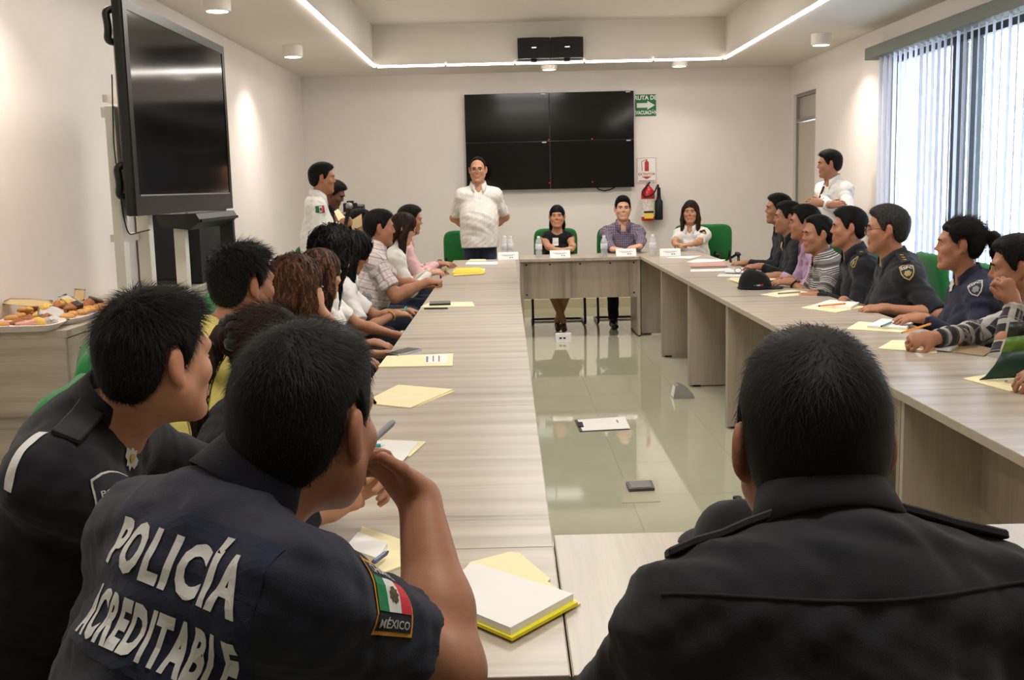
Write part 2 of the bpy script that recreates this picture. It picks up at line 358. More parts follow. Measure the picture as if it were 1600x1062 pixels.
letters('lettering', 'EXTINTOR', .04, REDP, r, (0, -.006, -.045), RX, bold=.0008)
part('down_arrow', prism([(-.06, -.07), (.06, -.07), (.0, -.1)], -.008, -.006, axis='y'), REDP, r)
b = BM()
for i in range(13): b2(-.09 + i * .0145, -.09 + i * .0145 + .009, -.008, -.006, -.128, -.114, b)
part('small_print', b, REDP, r)
# extinguisher
r = root('fire_extinguisher', 'red fire extinguisher with black hose and horn hung on the back wall', 'extinguisher', (1.625, YB - .1, .99))
part('bottle', lathe([(.04, 0), (.074, .006), (.078, .02), (.078, .30), (.072, .34), (.05, .375), (.026, .392), (.022, .41), (.001, .412)], 28), RED, r, smooth=True)
part('label', lathe([(.0785, .05), (.0787, .052), (.0787, .25), (.0785, .252)], 28), mat('extinguisher_label', (225, 215, 205), .5, var=.25, scale=60), r, label='white instruction label wrapped round the bottle')
part('yellow_label', prism([(-.05, .03), (.05, .03), (.05, .09), (-.05, .09)], -.081, -.07, axis='y'), YELLOW, r); part('black_band', prism([(-.055, .095), (.055, .095), (.055, .115), (-.055, .115)], -.081, -.07, axis='y'), MATTE, r)
b = cyl((0, 0, .405), (0, 0, .45), .018); box((.03, 0, .455), (.09, .02, .012), b); box((.035, 0, .44), (.08, .016, .008), b, rot=Matrix.Rotation(.3, 3, 'Y')); part('valve', b, CHROME, r)
part('hose', tube(arc_path([(.02, -.02, .44), (-.08, -.085, .33), (-.05, -.1, .27), (.05, -.1, .3), (.115, -.03, .42), (.12, -.02, .36)], .08, 6), .009), MATTE, r, smooth=True)
part('horn', lathe([(.012, .38), (.02, .37), (.022, .29), (.02, .285), (.03, .24), (.045, .225), (.046, .02), (.04, .01)], 20, c=(.125, 0, 0)), MATTE, r, smooth=True)
part('wall_bracket', b2(-.05, .05, .07, .1, .2, .35), STEELW, r)
part('wall_cover', b2(-.02, .15, .07, .1, .1, .13), STEELW, r)
# ================================================================ desks
TH = .028; ZT_ = .75
FOOT = MATTE
def desk(label, x0, x1, y0, y1, along, top, modesty=None, legs='both', mh=.36):
    """along: axis the desk runs along ('y' columns, 'x' rows); modesty = position of the modesty panel on the other axis"""
    r = root('desk', label, 'desk', ((x0 + x1) / 2, (y0 + y1) / 2, 0)); ox, oy = (x0 + x1) / 2, (y0 + y1) / 2
    X0, X1, Y0, Y1 = x0 - ox, x1 - ox, y0 - oy, y1 - oy; g = .0012
    tp = part('tabletop', b2(X0 + g, X1 - g, Y0 + g, Y1 - g, ZT_ - TH, ZT_, bev=.0015), [top], r)
    for q0, q1 in ((X0 + .0005, X0 + .0014), (X1 - .0014, X1 - .0005)): part('edge_band', b2(q0, q1, Y0 + g, Y1 - g, ZT_ - TH + .002, ZT_ - .002), EDGE, r)
    if along == 'y':
        for s, yy in ((-1, Y0 + .003), (1, Y1 - .003)):
            if legs == 'far' and s < 0: continue
            ya, yb = (yy, yy + .027) if s < 0 else (yy - .027, yy)
            lp = part('leg_panel', b2(X0 + .015, X1 - .02, ya, yb, .012, ZT_ - TH, bev=.001), OAKZ, r)
            for xx in (X0 + .07, X1 - .08): part('foot_glide', b2(xx - .025, xx + .025, ya - .003, yb + .003, 0, .014), FOOT, lp)
        if modesty is not None: part('modesty_panel', b2(X0 + modesty, X0 + modesty + .018, Y0 + .03, Y1 - .03, ZT_ - TH - mh, ZT_ - TH), OAKZ, r)
    else:
        for xx in (X0 + .003, X1 - .03):
            lp = part('leg_panel', b2(xx, xx + .027, Y0 + .02, Y1 - .02, .012, ZT_ - TH, bev=.001), OAKZ, r)
            for yy in (Y0 + .08, Y1 - .08): part('foot_glide', b2(xx - .003, xx + .03, yy - .025, yy + .025, 0, .014), FOOT, lp)
        if modesty is not None:
            mp = part('modesty_panel', b2(X0 + .03, X1 - .03, Y0 + modesty, Y0 + modesty + .018, ZT_ - TH - mh, ZT_ - TH), OAKZ, r)
            for fx in (X0 + .06, X0 + .28, (X0 + X1) / 2, X1 - .28, X1 - .06):
                part('screw_cap', cyl((fx, Y0 + modesty - .003, ZT_ - TH - .03), (fx, Y0 + modesty + .002, ZT_ - TH - .03), .009, n=10), MATTE, mp)
            for fx in (X0 + .06, X1 - .06): part('screw_cap', cyl((fx, Y0 + modesty - .003, ZT_ - TH - mh + .04), (fx, Y0 + modesty + .002, ZT_ - TH - mh + .04), .009, n=10), MATTE, mp)
    return r
LX0, LX1, RX0, RX1 = -.505, .075, 1.24, 1.865
ly = [1.44, 1.99, 3.342, 4.70, 6.07, 7.44, 8.81, 10.2]
ln = ['corner desk at the near end of the left row', 'left row desk under the white paper with the teal pen', 'left row desk carrying the plain manila folders and a silver phone', 'left row desk past the labelled manila folder, bare of papers',
      'left row desk carrying a manila folder with a black phone', 'left row desk at the forearm of the man in the plaid shirt', 'left row desk at the far end with yellow envelopes']
for i in range(7): desk('pale oak laminate ' + ln[i], LX0, LX1, ly[i], ly[i + 1], 'y', OAKX, modesty=.40 if i else None)
ry = [2.075, 3.43, 4.83, 6.214, 7.547, 8.885, 10.256]
rn = ['in the foreground right, cut by the photo edge', 'under the folders beside the man in the checked shirt', 'of the right row beside the man with glasses', 'of the right row carrying the folder with a black pen', 'of the right row carrying the black cap', 'at the far end of the right row']
for i in range(6): desk('pale oak laminate desk ' + rn[i], RX0, RX1, ry[i], ry[i + 1], 'y', OAKX, modesty=.27)
desk('pale oak laminate corner desk joining the right row to the head table', RX0, RX1, 10.257, 10.78, 'x', OAKX)
desk('pale oak laminate head table with a hanging modesty panel before the far wall', .115, 1.238, 10.1, 10.72, 'x', OAKY, modesty=.05, mh=.35)
desk('pale oak laminate front desk between the two officers in the foreground', .077, 1.238, 1.44, 2.06, 'x', OAKY, modesty=.30)
desk('pale oak laminate corner desk in front of the officer at bottom right', 1.24, 1.865, 1.44, 2.073, 'x', OAKY)
# ================================================================ chairs
def pillow(cx, w, h, d, bow, bm=None, n=10):
    """upholstered pad: rounded outline, domed; w along x, h along y, thickness d along z"""
    b = BM() if bm is None else bm; N = 8
    def outline(k):
        a = k * 2 * math.pi / 40; c, s = math.cos(a), math.sin(a); p = 2 / 5.0
        return (math.copysign(abs(c) ** p, c) * w / 2, math.copysign(abs(s) ** p, s) * h / 2)
    rings = []
    for q in range(N + 1):
        t = -math.pi / 2 + math.pi * q / N; f = 1 - (1 - math.cos(t)) * .14 if abs(t) < 1.5 else .86
        z = math.sin(t) * d / 2
        rings.append([b.verts.new((outline(k)[0] * f, outline(k)[1] * f, z)) for k in range(40)])
    for A, B in zip(rings, rings[1:]):
        for k in range(40): b.faces.new((A[k], A[(k + 1) % 40], B[(k + 1) % 40], B[k]))
    for R, sg in ((rings[0], -1), (rings[-1], 1)):
        mid = [b.verts.new((v.co.x * .55, v.co.y * .55, v.co.z + sg * d * .12)) for v in R]; cc = b.verts.new((0, 0, R[0].co.z + sg * d * .16))
        for k in range(40): b.faces.new((R[k], R[(k + 1) % 40], mid[(k + 1) % 40], mid[k])); b.faces.new((mid[k], mid[(k + 1) % 40], cc))
    for v in b.verts: v.co.z += bow * (v.co.x / (w / 2)) ** 2
    bmesh.ops.recalc_face_normals(b, faces=b.faces[:]); return b
CH = root('visitor_chair', 'green upholstered visitor chair with black sled legs', 'chair', (0, 0, 0))
sb = pillow(0, .48, .46, .075, 0); bmesh.ops.translate(sb, vec=(0, .0, .445), verts=sb.verts); part('seat', sb, GREEN, CH, smooth=True)
bk = pillow(0, .46, .42, .06, .035); bmesh.ops.rotate(bk, cent=(0, 0, 0), matrix=Matrix.Rotation(math.radians(80), 3, 'X'), verts=bk.verts); bmesh.ops.translate(bk, vec=(0, -.245, .77), verts=bk.verts); part('backrest', bk, GREEN, CH, smooth=True)
for s in (-1, 1):
    part('side_frame', tube(arc_path([(s * .2, -.27, .70), (s * .235, -.23, .43), (s * .255, -.22, .43), (s * .265, .16, .43), (s * .265, .24, .02), (s * .265, -.28, .016), (s * .2, -.29, .016), (0, -.29, .016)], .06), .0135), TUBE, CH, smooth=True)
    part('armrest', tube(arc_path([(s * .262, .15, .43), (s * .275, .1, .65), (s * .275, -.17, .66), (s * .23, -.26, .62)], .05), [.014] * 99), TUBE, CH, smooth=True)
    part('armrest_pad', box((s * .275, -.03, .672), (.05, .25, .028), bev=.012), BLACK, CH, smooth=True)
part('cross_bar', tube([(-.24, .05, .40), (.24, .05, .40)], .012), TUBE, CH)
kids(CH); CHN = [0]
def chair(x, y, yaw, label):
    """yaw: compass heading the sitter looks to, 0 = +Y, 90 = +X"""
    rz = -math.radians(yaw)
    if CHN[0] == 0: o = CH; o.location = (x, y, 0); o.rotation_euler = (0, 0, rz); o['label'] = label
    else: o = dup(CH, (x, y, 0), rz, label)
    o['group'] = 'green visitor chairs round the tables'; CHN[0] += 1; return o
chair(2.12, 11.32, 188, 'empty green visitor chair beside the woman in the white uniform shirt')
# ================================================================ cabinets, speaker box, pastries
def cabinet(y0, y1, label, drawers=False):
    r = root('cabinet', label, 'cabinet', ((XL - 1.87) / 2, (y0 + y1) / 2, 0)); w = (-1.87 - XL) / 2; h = (y1 - y0) / 2
    w0 = w; 
    part('body', b2(-w + .016, w - .02, -h + .002, h - .002, .05, .84), OAKY, r); part('plinth', b2(-w + .016, w - .05, -h + .01, h - .01, 0, .05), MATTE, r)
    part('worktop', b2(-w + .016, w + .008, -h, h, .84, .872, bev=.0015), OAKY, r)
    part('end_panel', b2(-w + .016, w - .002, -h - .0, -h + .018, .05, .84, bev=.001), OAKX, r)
    for a, b in (((-h + .02, -.003), (.003, h - .004))):
        for z0, z1 in ((.065, .33), (.336, .60), (.606, .835)) if drawers else ((.065, .835),):
            dr = part('drawer' if drawers else 'door', b2(w - .02, w, a, b, z0, z1, bev=.001), OAKY, r)
            m = (a + b) / 2
            part('handle', tube(arc_path([(w, m - .06, z1 - .06), (w + .028, m - .06, z1 - .06), (w + .028, m + .06, z1 - .06), (w, m + .06, z1 - .06)], .015), .005, 6), MATTE, dr)
    return r
cabinet(4.55, 5.35, 'pale oak low cabinet with black drawer handles under the pastry trays', True)
cabinet(5.35, 6.55, 'pale oak low cabinet behind the stand of the big screen'); cabinet(6.55, 7.75, 'pale oak low cabinet carrying the black speaker box')
r = root('speaker_box', 'large black speaker box standing on the low cabinet behind the big screen', 'speaker', (-2.06, 7.15, .872))
part('cabinet', prism([(-.2, -.42), (.17, -.42), (.13, .42), (-.2, .42)], .012, .56), mat('carpeted_black', (13, 13, 14), .9, bump=.5, bscale=700), r)
part('grille', b2(-.17, .10, -.43, -.418, .04, .53), mat('speaker_mesh', (24, 24, 25), .8), r)
for z in (.14, .42): part('side_handle', box((.163, -.2, z), (.02, .12, .05), bev=.006), BLACK, r)
for a in (-1, 1):
    for q in (-1, 1): part('rubber_foot', b2(a * .14 - .02, a * .14 + .02, q * .35 - .02, q * .35 + .02, 0, .013), BLACK, r)
# trays of pastries
FOAM = mat('foam_tray', (236, 226, 222), .5); CR = []
def tray(x, y, sx, sy, label):
    r = root('serving_tray', label, 'tray', (x, y, .8725)); b = BM(); n = 32
    def ring(f, z): return [b.verts.new((math.copysign(abs(math.cos(k * 2 * math.pi / n)) ** .35, math.cos(k * 2 * math.pi / n)) * (sx / 2 - f), math.copysign(abs(math.sin(k * 2 * math.pi / n)) ** .35, math.sin(k * 2 * math.pi / n)) * (sy / 2 - f), z)) for k in range(n)]
    R = [ring(.03, 0), ring(.0, .028), ring(.004, .03), ring(.034, .006)]
    for A, B in zip(R, R[1:]):
        for k in range(n): b.faces.new((A[k], A[(k + 1) % n], B[(k + 1) % n], B[k]))
    b.faces.new(R[0][::-1]); b.faces.new(R[-1]); part('dish', b, FOAM, r, smooth=False); return r
TR = [(-2.06, 5.00, .36, .62, 'white foam tray heaped with assorted pastries on the low cabinet'), (-2.08, 4.62 - .03, .36, .20, 'white foam tray of pastries cut by the left edge of the photo')]
for a in TR: tray(*a)
PB = [mat('baked_golden', (206, 150, 82), .7, var=.25, scale=40, bump=.3, bscale=120), mat('baked_brown', (160, 98, 58), .7, var=.25, scale=40, bump=.3, bscale=120), mat('dark_chocolate', (58, 32, 30), .5, var=.2), mat('sponge_yellow', (222, 182, 96), .8, var=.15, scale=60), mat('pink_sugar', (214, 160, 140), .8, var=.1)]
def blob(sx, sy, sz, k):
    b = BM(); bmesh.ops.create_uvsphere(b, u_segments=12, v_segments=8, radius=1)
    for v in b.verts:
        p = v.co; f = 1 + .10 * math.sin(5 * p.x + k) * math.cos(4 * p.y)
        if k == 1: f *= 1 - .25 * abs(math.sin(2.5 * p.x)) * (p.z > 0)
        v.co = Vector((p.x * sx * f, p.y * sy * f, (p.z if p.z > 0 else p.z * .5) * sz * f))
    return b
shapes = [mesh_of('pastry', blob(.036, .03, .018, 0), PB[0], True), mesh_of('pastry', blob(.052, .024, .022, 1), PB[1], True), mesh_of('pastry', box((0, 0, .008), (.07, .035, .022), bev=.006), PB[2], True), mesh_of('pastry', blob(.034, .034, .026, 3), PB[3], True), mesh_of('pastry', box((0, 0, .006), (.075, .045, .018), bev=.005), PB[4], True)]
kn = ['golden round biscuit', 'brown shell roll', 'dark chocolate bar', 'yellow sponge bun', 'pink sugared slice']
pos = [(ix, iy) for iy in range(8) for ix in range(4)]
for n_, (ix, iy) in enumerate(pos):
    k = [0, 1, 3, 0, 2, 1, 0, 4, 3, 0, 1, 2][(n_ * 5 + iy) % 12]; lay = 0
    x = -2.185 + ix * .083 + random.uniform(-.012, .012); y = 4.75 + iy * .07 + random.uniform(-.012, .012)
    o = part('pastry', shapes[k], None, None, (x, y, .8965 + random.uniform(0, .012)), rot=(random.uniform(-.25, .25), random.uniform(-.25, .25), random.uniform(0, 3)))
    tag(o, kn[k] + ' lying among the pastries on the heaped foam tray', 'pastry', kn[k] + 's on the heaped tray')
for n_ in range(12):
    k = [0, 3, 1, 0, 1, 2][n_ % 6]; x = -2.15 + (n_ % 3) * .085 + random.uniform(-.02, .02); y = 4.86 + (n_ // 3) * .105 + random.uniform(-.015, .015)
    o = part('pastry', shapes[k], None, None, (x, y, .925 + random.uniform(0, .01)), rot=(random.uniform(-.4, .4), random.uniform(-.4, .4), random.uniform(0, 3)))
    tag(o, kn[k] + ' on top of the pastry heap on the foam tray', 'pastry', kn[k] + 's on top of the heap')
for n_, (x, y, k) in enumerate(((-2.17, 4.60, 4), (-2.09, 4.615, 1), (-2.0, 4.60, 3), (-2.13, 4.545, 0), (-2.03, 4.55, 4))):
    o = part('pastry', shapes[k], None, None, (x, y, .899), rot=(0, .1, n_)); tag(o, kn[k] + ' on the foam tray cut by the left photo edge' + (' towards the wall' if n_ == 0 else ''), 'pastry')
def napkin(x, y, z, w, h, rz, tilt, m, label, fold=.02):
    b = BM(); n = 6; g = [[b.verts.new(((i / n - .5) * w, (j / n - .5) * h, fold * math.sin(i * 1.3 + j * .7) * .5)) for j in range(n + 1)] for i in range(n + 1)]
    for i in range(n):
        for j in range(n): b.faces.new((g[i][j], g[i + 1][j], g[i + 1][j + 1], g[i][j + 1]))
    bmesh.ops.solidify(b, geom=b.faces[:], thickness=.001)
    o = part('napkin', b, m, None, (x, y, z), smooth=True, rot=(tilt, .1, rz)); return tag(o, label, 'napkin')
napkin(-2.02, 4.80, .925, .12, .10, .4, .35, PAPERW, 'white crumpled napkin at the near edge of the heaped tray')
napkin(-1.96, 4.68, .905, .09, .09, .9, .15, PAPERW, 'white napkin hanging between the two pastry trays')
napkin(-2.05, 5.08, .945, .08, .09, 1.0, .6, PAPERW, 'white napkin tucked among the far pastries')
napkin(-2.19, 4.95, .955, .20, .13, .3, .15, mat('cream_card', (240, 220, 176), .7), 'cream card laid across the back of the pastry heap', .004)
napkin(-2.08, 5.27, .955, .05, .06, .2, 1.2, mat('cream_card', (240, 220, 176), .7), 'small cream card standing up at the far end of the pastries', .002)
# ================================================================ big screen on its stand
r = root('television', 'large black flat television on a white steel stand near the left wall', 'television', (-1.46, 5.13, 0))
y0, y1, z0, z1 = -.79, .74, 1.345, 2.185
part('casing', b2(-.046, -.004, y0, y1, z0, z1, bev=.01), BLACK, r)
fb = b2(-.006, 0, y0, y0 + .045, z0, z1); b2(-.006, 0, y1 - .045, y1, z0, z1, fb); b2(-.006, 0, y0 + .045, y1 - .045, z0, z0 + .085, fb); b2(-.006, 0, y0 + .045, y1 - .045, z1 - .04, z1, fb); part('bezel', fb, mat('gloss_black', (8, 8, 9), .3, spec=.25), r)
part('panel', b2(-.01, -.003, y0 + .044, y1 - .044, z0 + .084, z1 - .039), SCREEN, r)
part('trim_strip', b2(-.003, .002, y0 + .06, y1 - .06, z0 + .078, z0 + .084), CHROME, r)
for z in (1.42, 2.02): part('carry_handle', tube(arc_path([(-.045, y0 + .05, z), (-.078, y0 + .03, z + .005), (-.07, y0 + .03, z + .05), (-.078, y0 + .03, z + .12), (-.045, y0 + .05, z + .13)], .03), .015, 10), BLACK, r, smooth=True)
part('rear_shell', b2(-.085, -.046, y0 + .1, y1 - .1, z0 + .1, z1 - .1, bev=.01), mat('pale_grey_plastic', (206, 200, 192), .5), r)
part('lead', tube(arc_path([(-.08, y0 + .06, 1.9), (-.09, y0 + .05, 1.62), (-.07, y0 + .04, 1.36), (-.06, y0 + .05, 1.27), (-.06, y0 + .32, 1.28)], .05), .0028, 6), MATTE, r)
r2 = root('screen_stand', 'white painted steel stand with upright posts holding the big television', 'stand', (-1.6, 5.13, 0))
for x, ya, h, hw_ in ((.035, -.69, 1.78, .02), (.055, -.45, 1.98, .026), (.055, .06, 1.34, .026)):
    part('post', b2(x - hw_, x + hw_, ya - .03, ya + .03, .02, h, bev=.003), STEELW, r2)
part('cross_rail', b2(-.02, .04, -.66, -.46, 1.24, 1.27), STEELW, r2); part('cross_rail', b2(-.02, .04, -.66, -.46, .5, .54), STEELW, r2); part('cross_rail', b2(-.02, .04, -.66, -.46, 1.74, 1.78), STEELW, r2)
part('inner_frame', b2(-.01, .01, -.66, -.48, 1.80, 1.83), STEELW, r2); part('spreader', b2(-.14, .05, .02, .06, .5, .54), STEELW, r2)
part('base_plate', b2(-.16, .2, -.74, .52, 0, .02, bev=.004), STEELW, r2)
for ya in (-.45, .06): part('mount_arm', b2(.02, .085, ya - .03, ya + .03, 1.5 if ya < 0 else 1.3, 1.54 if ya < 0 else 1.34), STEELW, r2)
r3 = root('media_tray', 'black tilted tray box hanging under the right part of the big television', 'tray', (-1.5, 5.4, 1.345))
part('tray', prism([(-.14, -.01), (.05, -.01), (.07, -.045), (.02, -.085), (-.12, -.07)], -.28, .44, axis='y'), BLACK, r3)
part('front_lip', b2(.05, .075, -.27, .43, -.05, -.036), mat('gloss_black', (8, 8, 9), .3, spec=.25), r3)
part('side_arm', b2(-.02, .05, .40, .44, -.2, -.06), BLACK, r3)
# ================================================================ implicit-surface figures
def nrm(v): v = np.asarray(v, float); return v / (np.linalg.norm(v) + 1e-12)
def bone(a, b, ra, rb=None, side=None, k=.03, cut=False, cuta=False, op='u', tagn=None):
    """tapered limb from a to b; radii scalar or (across `side`, the other way)"""
    a = np.asarray(a, float); b = np.asarray(b, float); rb = ra if rb is None else rb
    ra = np.ravel(ra).astype(float); rb = np.ravel(rb).astype(float)
    ra = ra if len(ra) > 1 else np.repeat(ra, 2); rb = rb if len(rb) > 1 else np.repeat(rb, 2)
    L = np.linalg.norm(b - a); z = (b - a) / L if L > 1e-6 else V3(0, 0, 1)
    s = V3(1, 0, 0) if side is None else np.asarray(side, float)
    s = s - z * s.dot(z)
    if np.linalg.norm(s) < 1e-3: s = V3(0, 1, 0) - z * z[1]
    s = nrm(s); return dict(a=a, R=np.array([s, np.cross(z, s), z]), L=max(L, 1e-4), ra=ra, rb=rb, rc=None, k=k, cut=cut, cuta=cuta, op=op, tag=tagn)
def ell(c, r, R=None, k=.03, op='u', tagn=None):
    """ellipsoid with radii along the rows of R"""
    R = np.eye(3) if R is None else np.asarray(R, float)
    return dict(a=np.asarray(c, float), R=R, L=0, ra=np.array(r[:2], float), rb=np.array(r[:2], float), rc=r[2], k=k, cut=False, cuta=False, op=op, tag=tagn)
def pd(p, X, Y, Z):
    """distance of points to one primitive"""
    a, R, L = p['a'], p['R'], p['L']; f = np.float32
    X = X - f(a[0]); Y = Y - f(a[1]); Z = Z - f(a[2])
    x = f(R[0, 0]) * X + f(R[0, 1]) * Y + f(R[0, 2]) * Z
    y = f(R[1, 0]) * X + f(R[1, 1]) * Y + f(R[1, 2]) * Z
    z = f(R[2, 0]) * X + f(R[2, 1]) * Y + f(R[2, 2]) * Z
    if L > 1e-3:
        t = np.clip(z * f(1 / L), 0, 1)
        rx = f(p['ra'][0]) + t * f(p['rb'][0] - p['ra'][0]); ry = f(p['ra'][1]) + t * f(p['rb'][1] - p['ra'][1]); rz = (rx + ry) * f(.5)
        q = z - t * f(L)
    else: rx, ry, rz, q = f(p['ra'][0]), f(p['ra'][1]), f(p['rc']), z
    u, v, w_ = x / rx, y / ry, q / rz
    k0 = np.sqrt(u * u + v * v + w_ * w_); u /= rx; v /= ry; w_ = w_ / rz
    k1 = np.sqrt(u * u + v * v + w_ * w_)
    d = np.maximum(k0, f(1e-4)) * (k0 - 1) / (k1 + f(1e-7))
    if p['cut']: d = np.maximum(d, z - f(L))
    if p['cuta']: d = np.maximum(d, -z)
    return d
def field(prims, h, cuts=(), noise=None):
    lo = np.full(3, 9e9); hi = -lo
    for p in prims:
        if p['op'] != 'u': continue
        r = max(p['ra'].max(), p['rb'].max(), p['rc'] or 0); e = p['a'] + p['R'][2] * p['L']
        lo = np.minimum(lo, np.minimum(p['a'], e) - r); hi = np.maximum(hi, np.maximum(p['a'], e) + r)
    lo -= 4 * h; hi += 4 * h; n = np.ceil((hi - lo) / h).astype(int) + 1
    D = np.full(n, .2, np.float32); g = [np.float32(lo[i]) + np.arange(n[i], dtype=np.float32) * np.float32(h) for i in range(3)]
    for p in prims:
        r = max(p['ra'].max(), p['rb'].max(), p['rc'] or 0) + p['k'] + 3 * h; e = p['a'] + p['R'][2] * p['L']
        i0 = np.maximum(((np.minimum(p['a'], e) - r - lo) / h).astype(int), 0); i1 = np.minimum(((np.maximum(p['a'], e) + r - lo) / h).astype(int) + 2, n)
        if (i1 <= i0).any(): continue
        sl = tuple(slice(i0[j], i1[j]) for j in range(3))
        d = pd(p, g[0][sl[0], None, None], g[1][None, sl[1], None], g[2][None, None, sl[2]])
        B = D[sl]; k = np.float32(p['k'])
        if p['op'] == 'u': hh = np.maximum(k - np.abs(B - d), 0); D[sl] = np.minimum(B, d) - hh * hh * (np.float32(.25) / k)
        else: hh = np.maximum(k - np.abs(B + d), 0); D[sl] = np.maximum(B, -d) + hh * hh * (np.float32(.25) / k)
    G = (g[0][:, None, None], g[1][None, :, None], g[2][None, None, :])
    if noise is not None: D += noise(*G)
    for c in cuts: D = np.maximum(D, c(*G))
    return D, lo
def nets(D, lo, h):
    Sg = D < 0; c = np.zeros(tuple(s - 1 for s in D.shape), np.uint8); offs = [(i, j, k) for i in (0, 1) for j in (0, 1) for k in (0, 1)]
    nx, ny, nz = D.shape
    for i, j, k in offs: c += Sg[i:nx - 1 + i, j:ny - 1 + j, k:nz - 1 + k]
    act = (c > 0) & (c < 8); I, J, K = np.nonzero(act)
    idx = np.full(c.shape, -1, np.int32); idx[I, J, K] = np.arange(len(I))
    val = np.stack([D[I + i, J + j, K + k] for i, j, k in offs], 1); pos = np.zeros((len(I), 3)); cnt = np.zeros(len(I)); oa = np.array(offs, float)
    for a in range(8):
        for b in range(a + 1, 8):
            if np.abs(oa[a] - oa[b]).sum() != 1: continue
            va, vb = val[:, a], val[:, b]; m = (va < 0) != (vb < 0); t = np.where(m, va / np.where(m, va - vb, 1), 0)
            pos += m[:, None] * (oa[a] + t[:, None] * (oa[b] - oa[a])); cnt += m
    v = (np.stack([I, J, K], 1) + pos / cnt[:, None]) * h + lo
    F = []
    for ax in range(3):
        o1, o2 = (ax + 1) % 3, (ax + 2) % 3
        A = [slice(None)] * 3; B = [slice(None)] * 3; A[ax] = slice(0, -1); B[ax] = slice(1, None)
        for o in (o1, o2): A[o] = slice(1, -1); B[o] = slice(1, -1)
        sa, sb_ = Sg[tuple(A)], Sg[tuple(B)]; P = np.stack(np.nonzero(sa != sb_), 1)
        if not len(P): continue
        flip = sa[tuple(P.T)]; P[:, o1] += 1; P[:, o2] += 1
        e1 = np.zeros(3, int); e1[o1] = 1; e2 = np.zeros(3, int); e2[o2] = 1
        q = np.stack([idx[tuple((P - e1 - e2).T)], idx[tuple((P - e2).T)], idx[tuple(P.T)], idx[tuple((P - e1).T)]], 1)
        q[~flip] = q[~flip][:, ::-1]; F.append(q)
    F = np.concatenate(F); return v, F[(F >= 0).all(1)]
def mesh_np(name, v, f, mats, col=None, cuv=None, tri=None, tri_mat=1, smooth=True):
    """mesh from numpy quads (plus optional triangles appended as strands)"""
    me = bpy.data.meshes.new(name); nq = len(f); nt_ = 0 if tri is None else len(tri[1])
    vv = v if tri is None else np.concatenate([v, tri[0]]); me.vertices.add(len(vv)); me.vertices.foreach_set('co', vv.astype(np.float32).ravel())
    lp = f.ravel() if tri is None else np.concatenate([f.ravel(), (tri[1] + len(v)).ravel()])
    me.loops.add(len(lp)); me.loops.foreach_set('vertex_index', lp.astype(np.int32)); me.polygons.add(nq + nt_)
    st = np.arange(nq) * 4
    if nt_: st = np.concatenate([st, nq * 4 + np.arange(nt_) * 3])
    me.polygons.foreach_set('loop_start', st.astype(np.int32))
    if nt_: me.polygons.foreach_set('material_index', np.concatenate([np.zeros(nq), np.broadcast_to(tri_mat, (nt_,))]).astype(np.int32))
    me.polygons.foreach_set('use_smooth', np.full(nq + nt_, smooth))
    for m in mats: me.materials.append(m)
    if col is not None:
        a = me.color_attributes.new('Col', 'FLOAT_COLOR', 'POINT'); a.data.foreach_set('color', np.concatenate([col, np.ones((len(col), 1))], 1).astype(np.float32).ravel())
    if cuv is not None:
        a = me.attributes.new('cuv', 'FLOAT_VECTOR', 'POINT'); a.data.foreach_set('vector', cuv.astype(np.float32).ravel())
    me.update(); me.validate(); return me
def vnorm(v, f):
    n = np.zeros_like(v); fn = np.cross(v[f[:, 2]] - v[f[:, 0]], v[f[:, 3]] - v[f[:, 1]])
    for i in range(4): np.add.at(n, f[:, i], fn)
    return n / (np.linalg.norm(n, axis=1, keepdims=True) + 1e-12)
def hframe(yaw, pitch=0, roll=0):
    y, p, r = np.radians([yaw, pitch, roll]); f0 = V3(math.sin(y), math.cos(y), 0); r0 = V3(math.cos(y), -math.sin(y), 0); u0 = V3(0, 0, 1)
    f = f0 * math.cos(p) - u0 * math.sin(p); u = u0 * math.cos(p) + f0 * math.sin(p)
    return np.array([r0 * math.cos(r) - u * math.sin(r), f, u * math.cos(r) + r0 * math.sin(r)])     # rows: right, forward, up
def ik(a, t, l1, l2, pole):
    d = t - a; L = np.linalg.norm(d); L2 = min(L, (l1 + l2) * .995); d = d / L; t = a + d * L2
    x = (l1 * l1 - l2 * l2 + L2 * L2) / (2 * L2); hgt = math.sqrt(max(l1 * l1 - x * x, 0)); q = np.asarray(pole, float); q = nrm(q - d * q.dot(d))
    return a + d * x + q * hgt, t
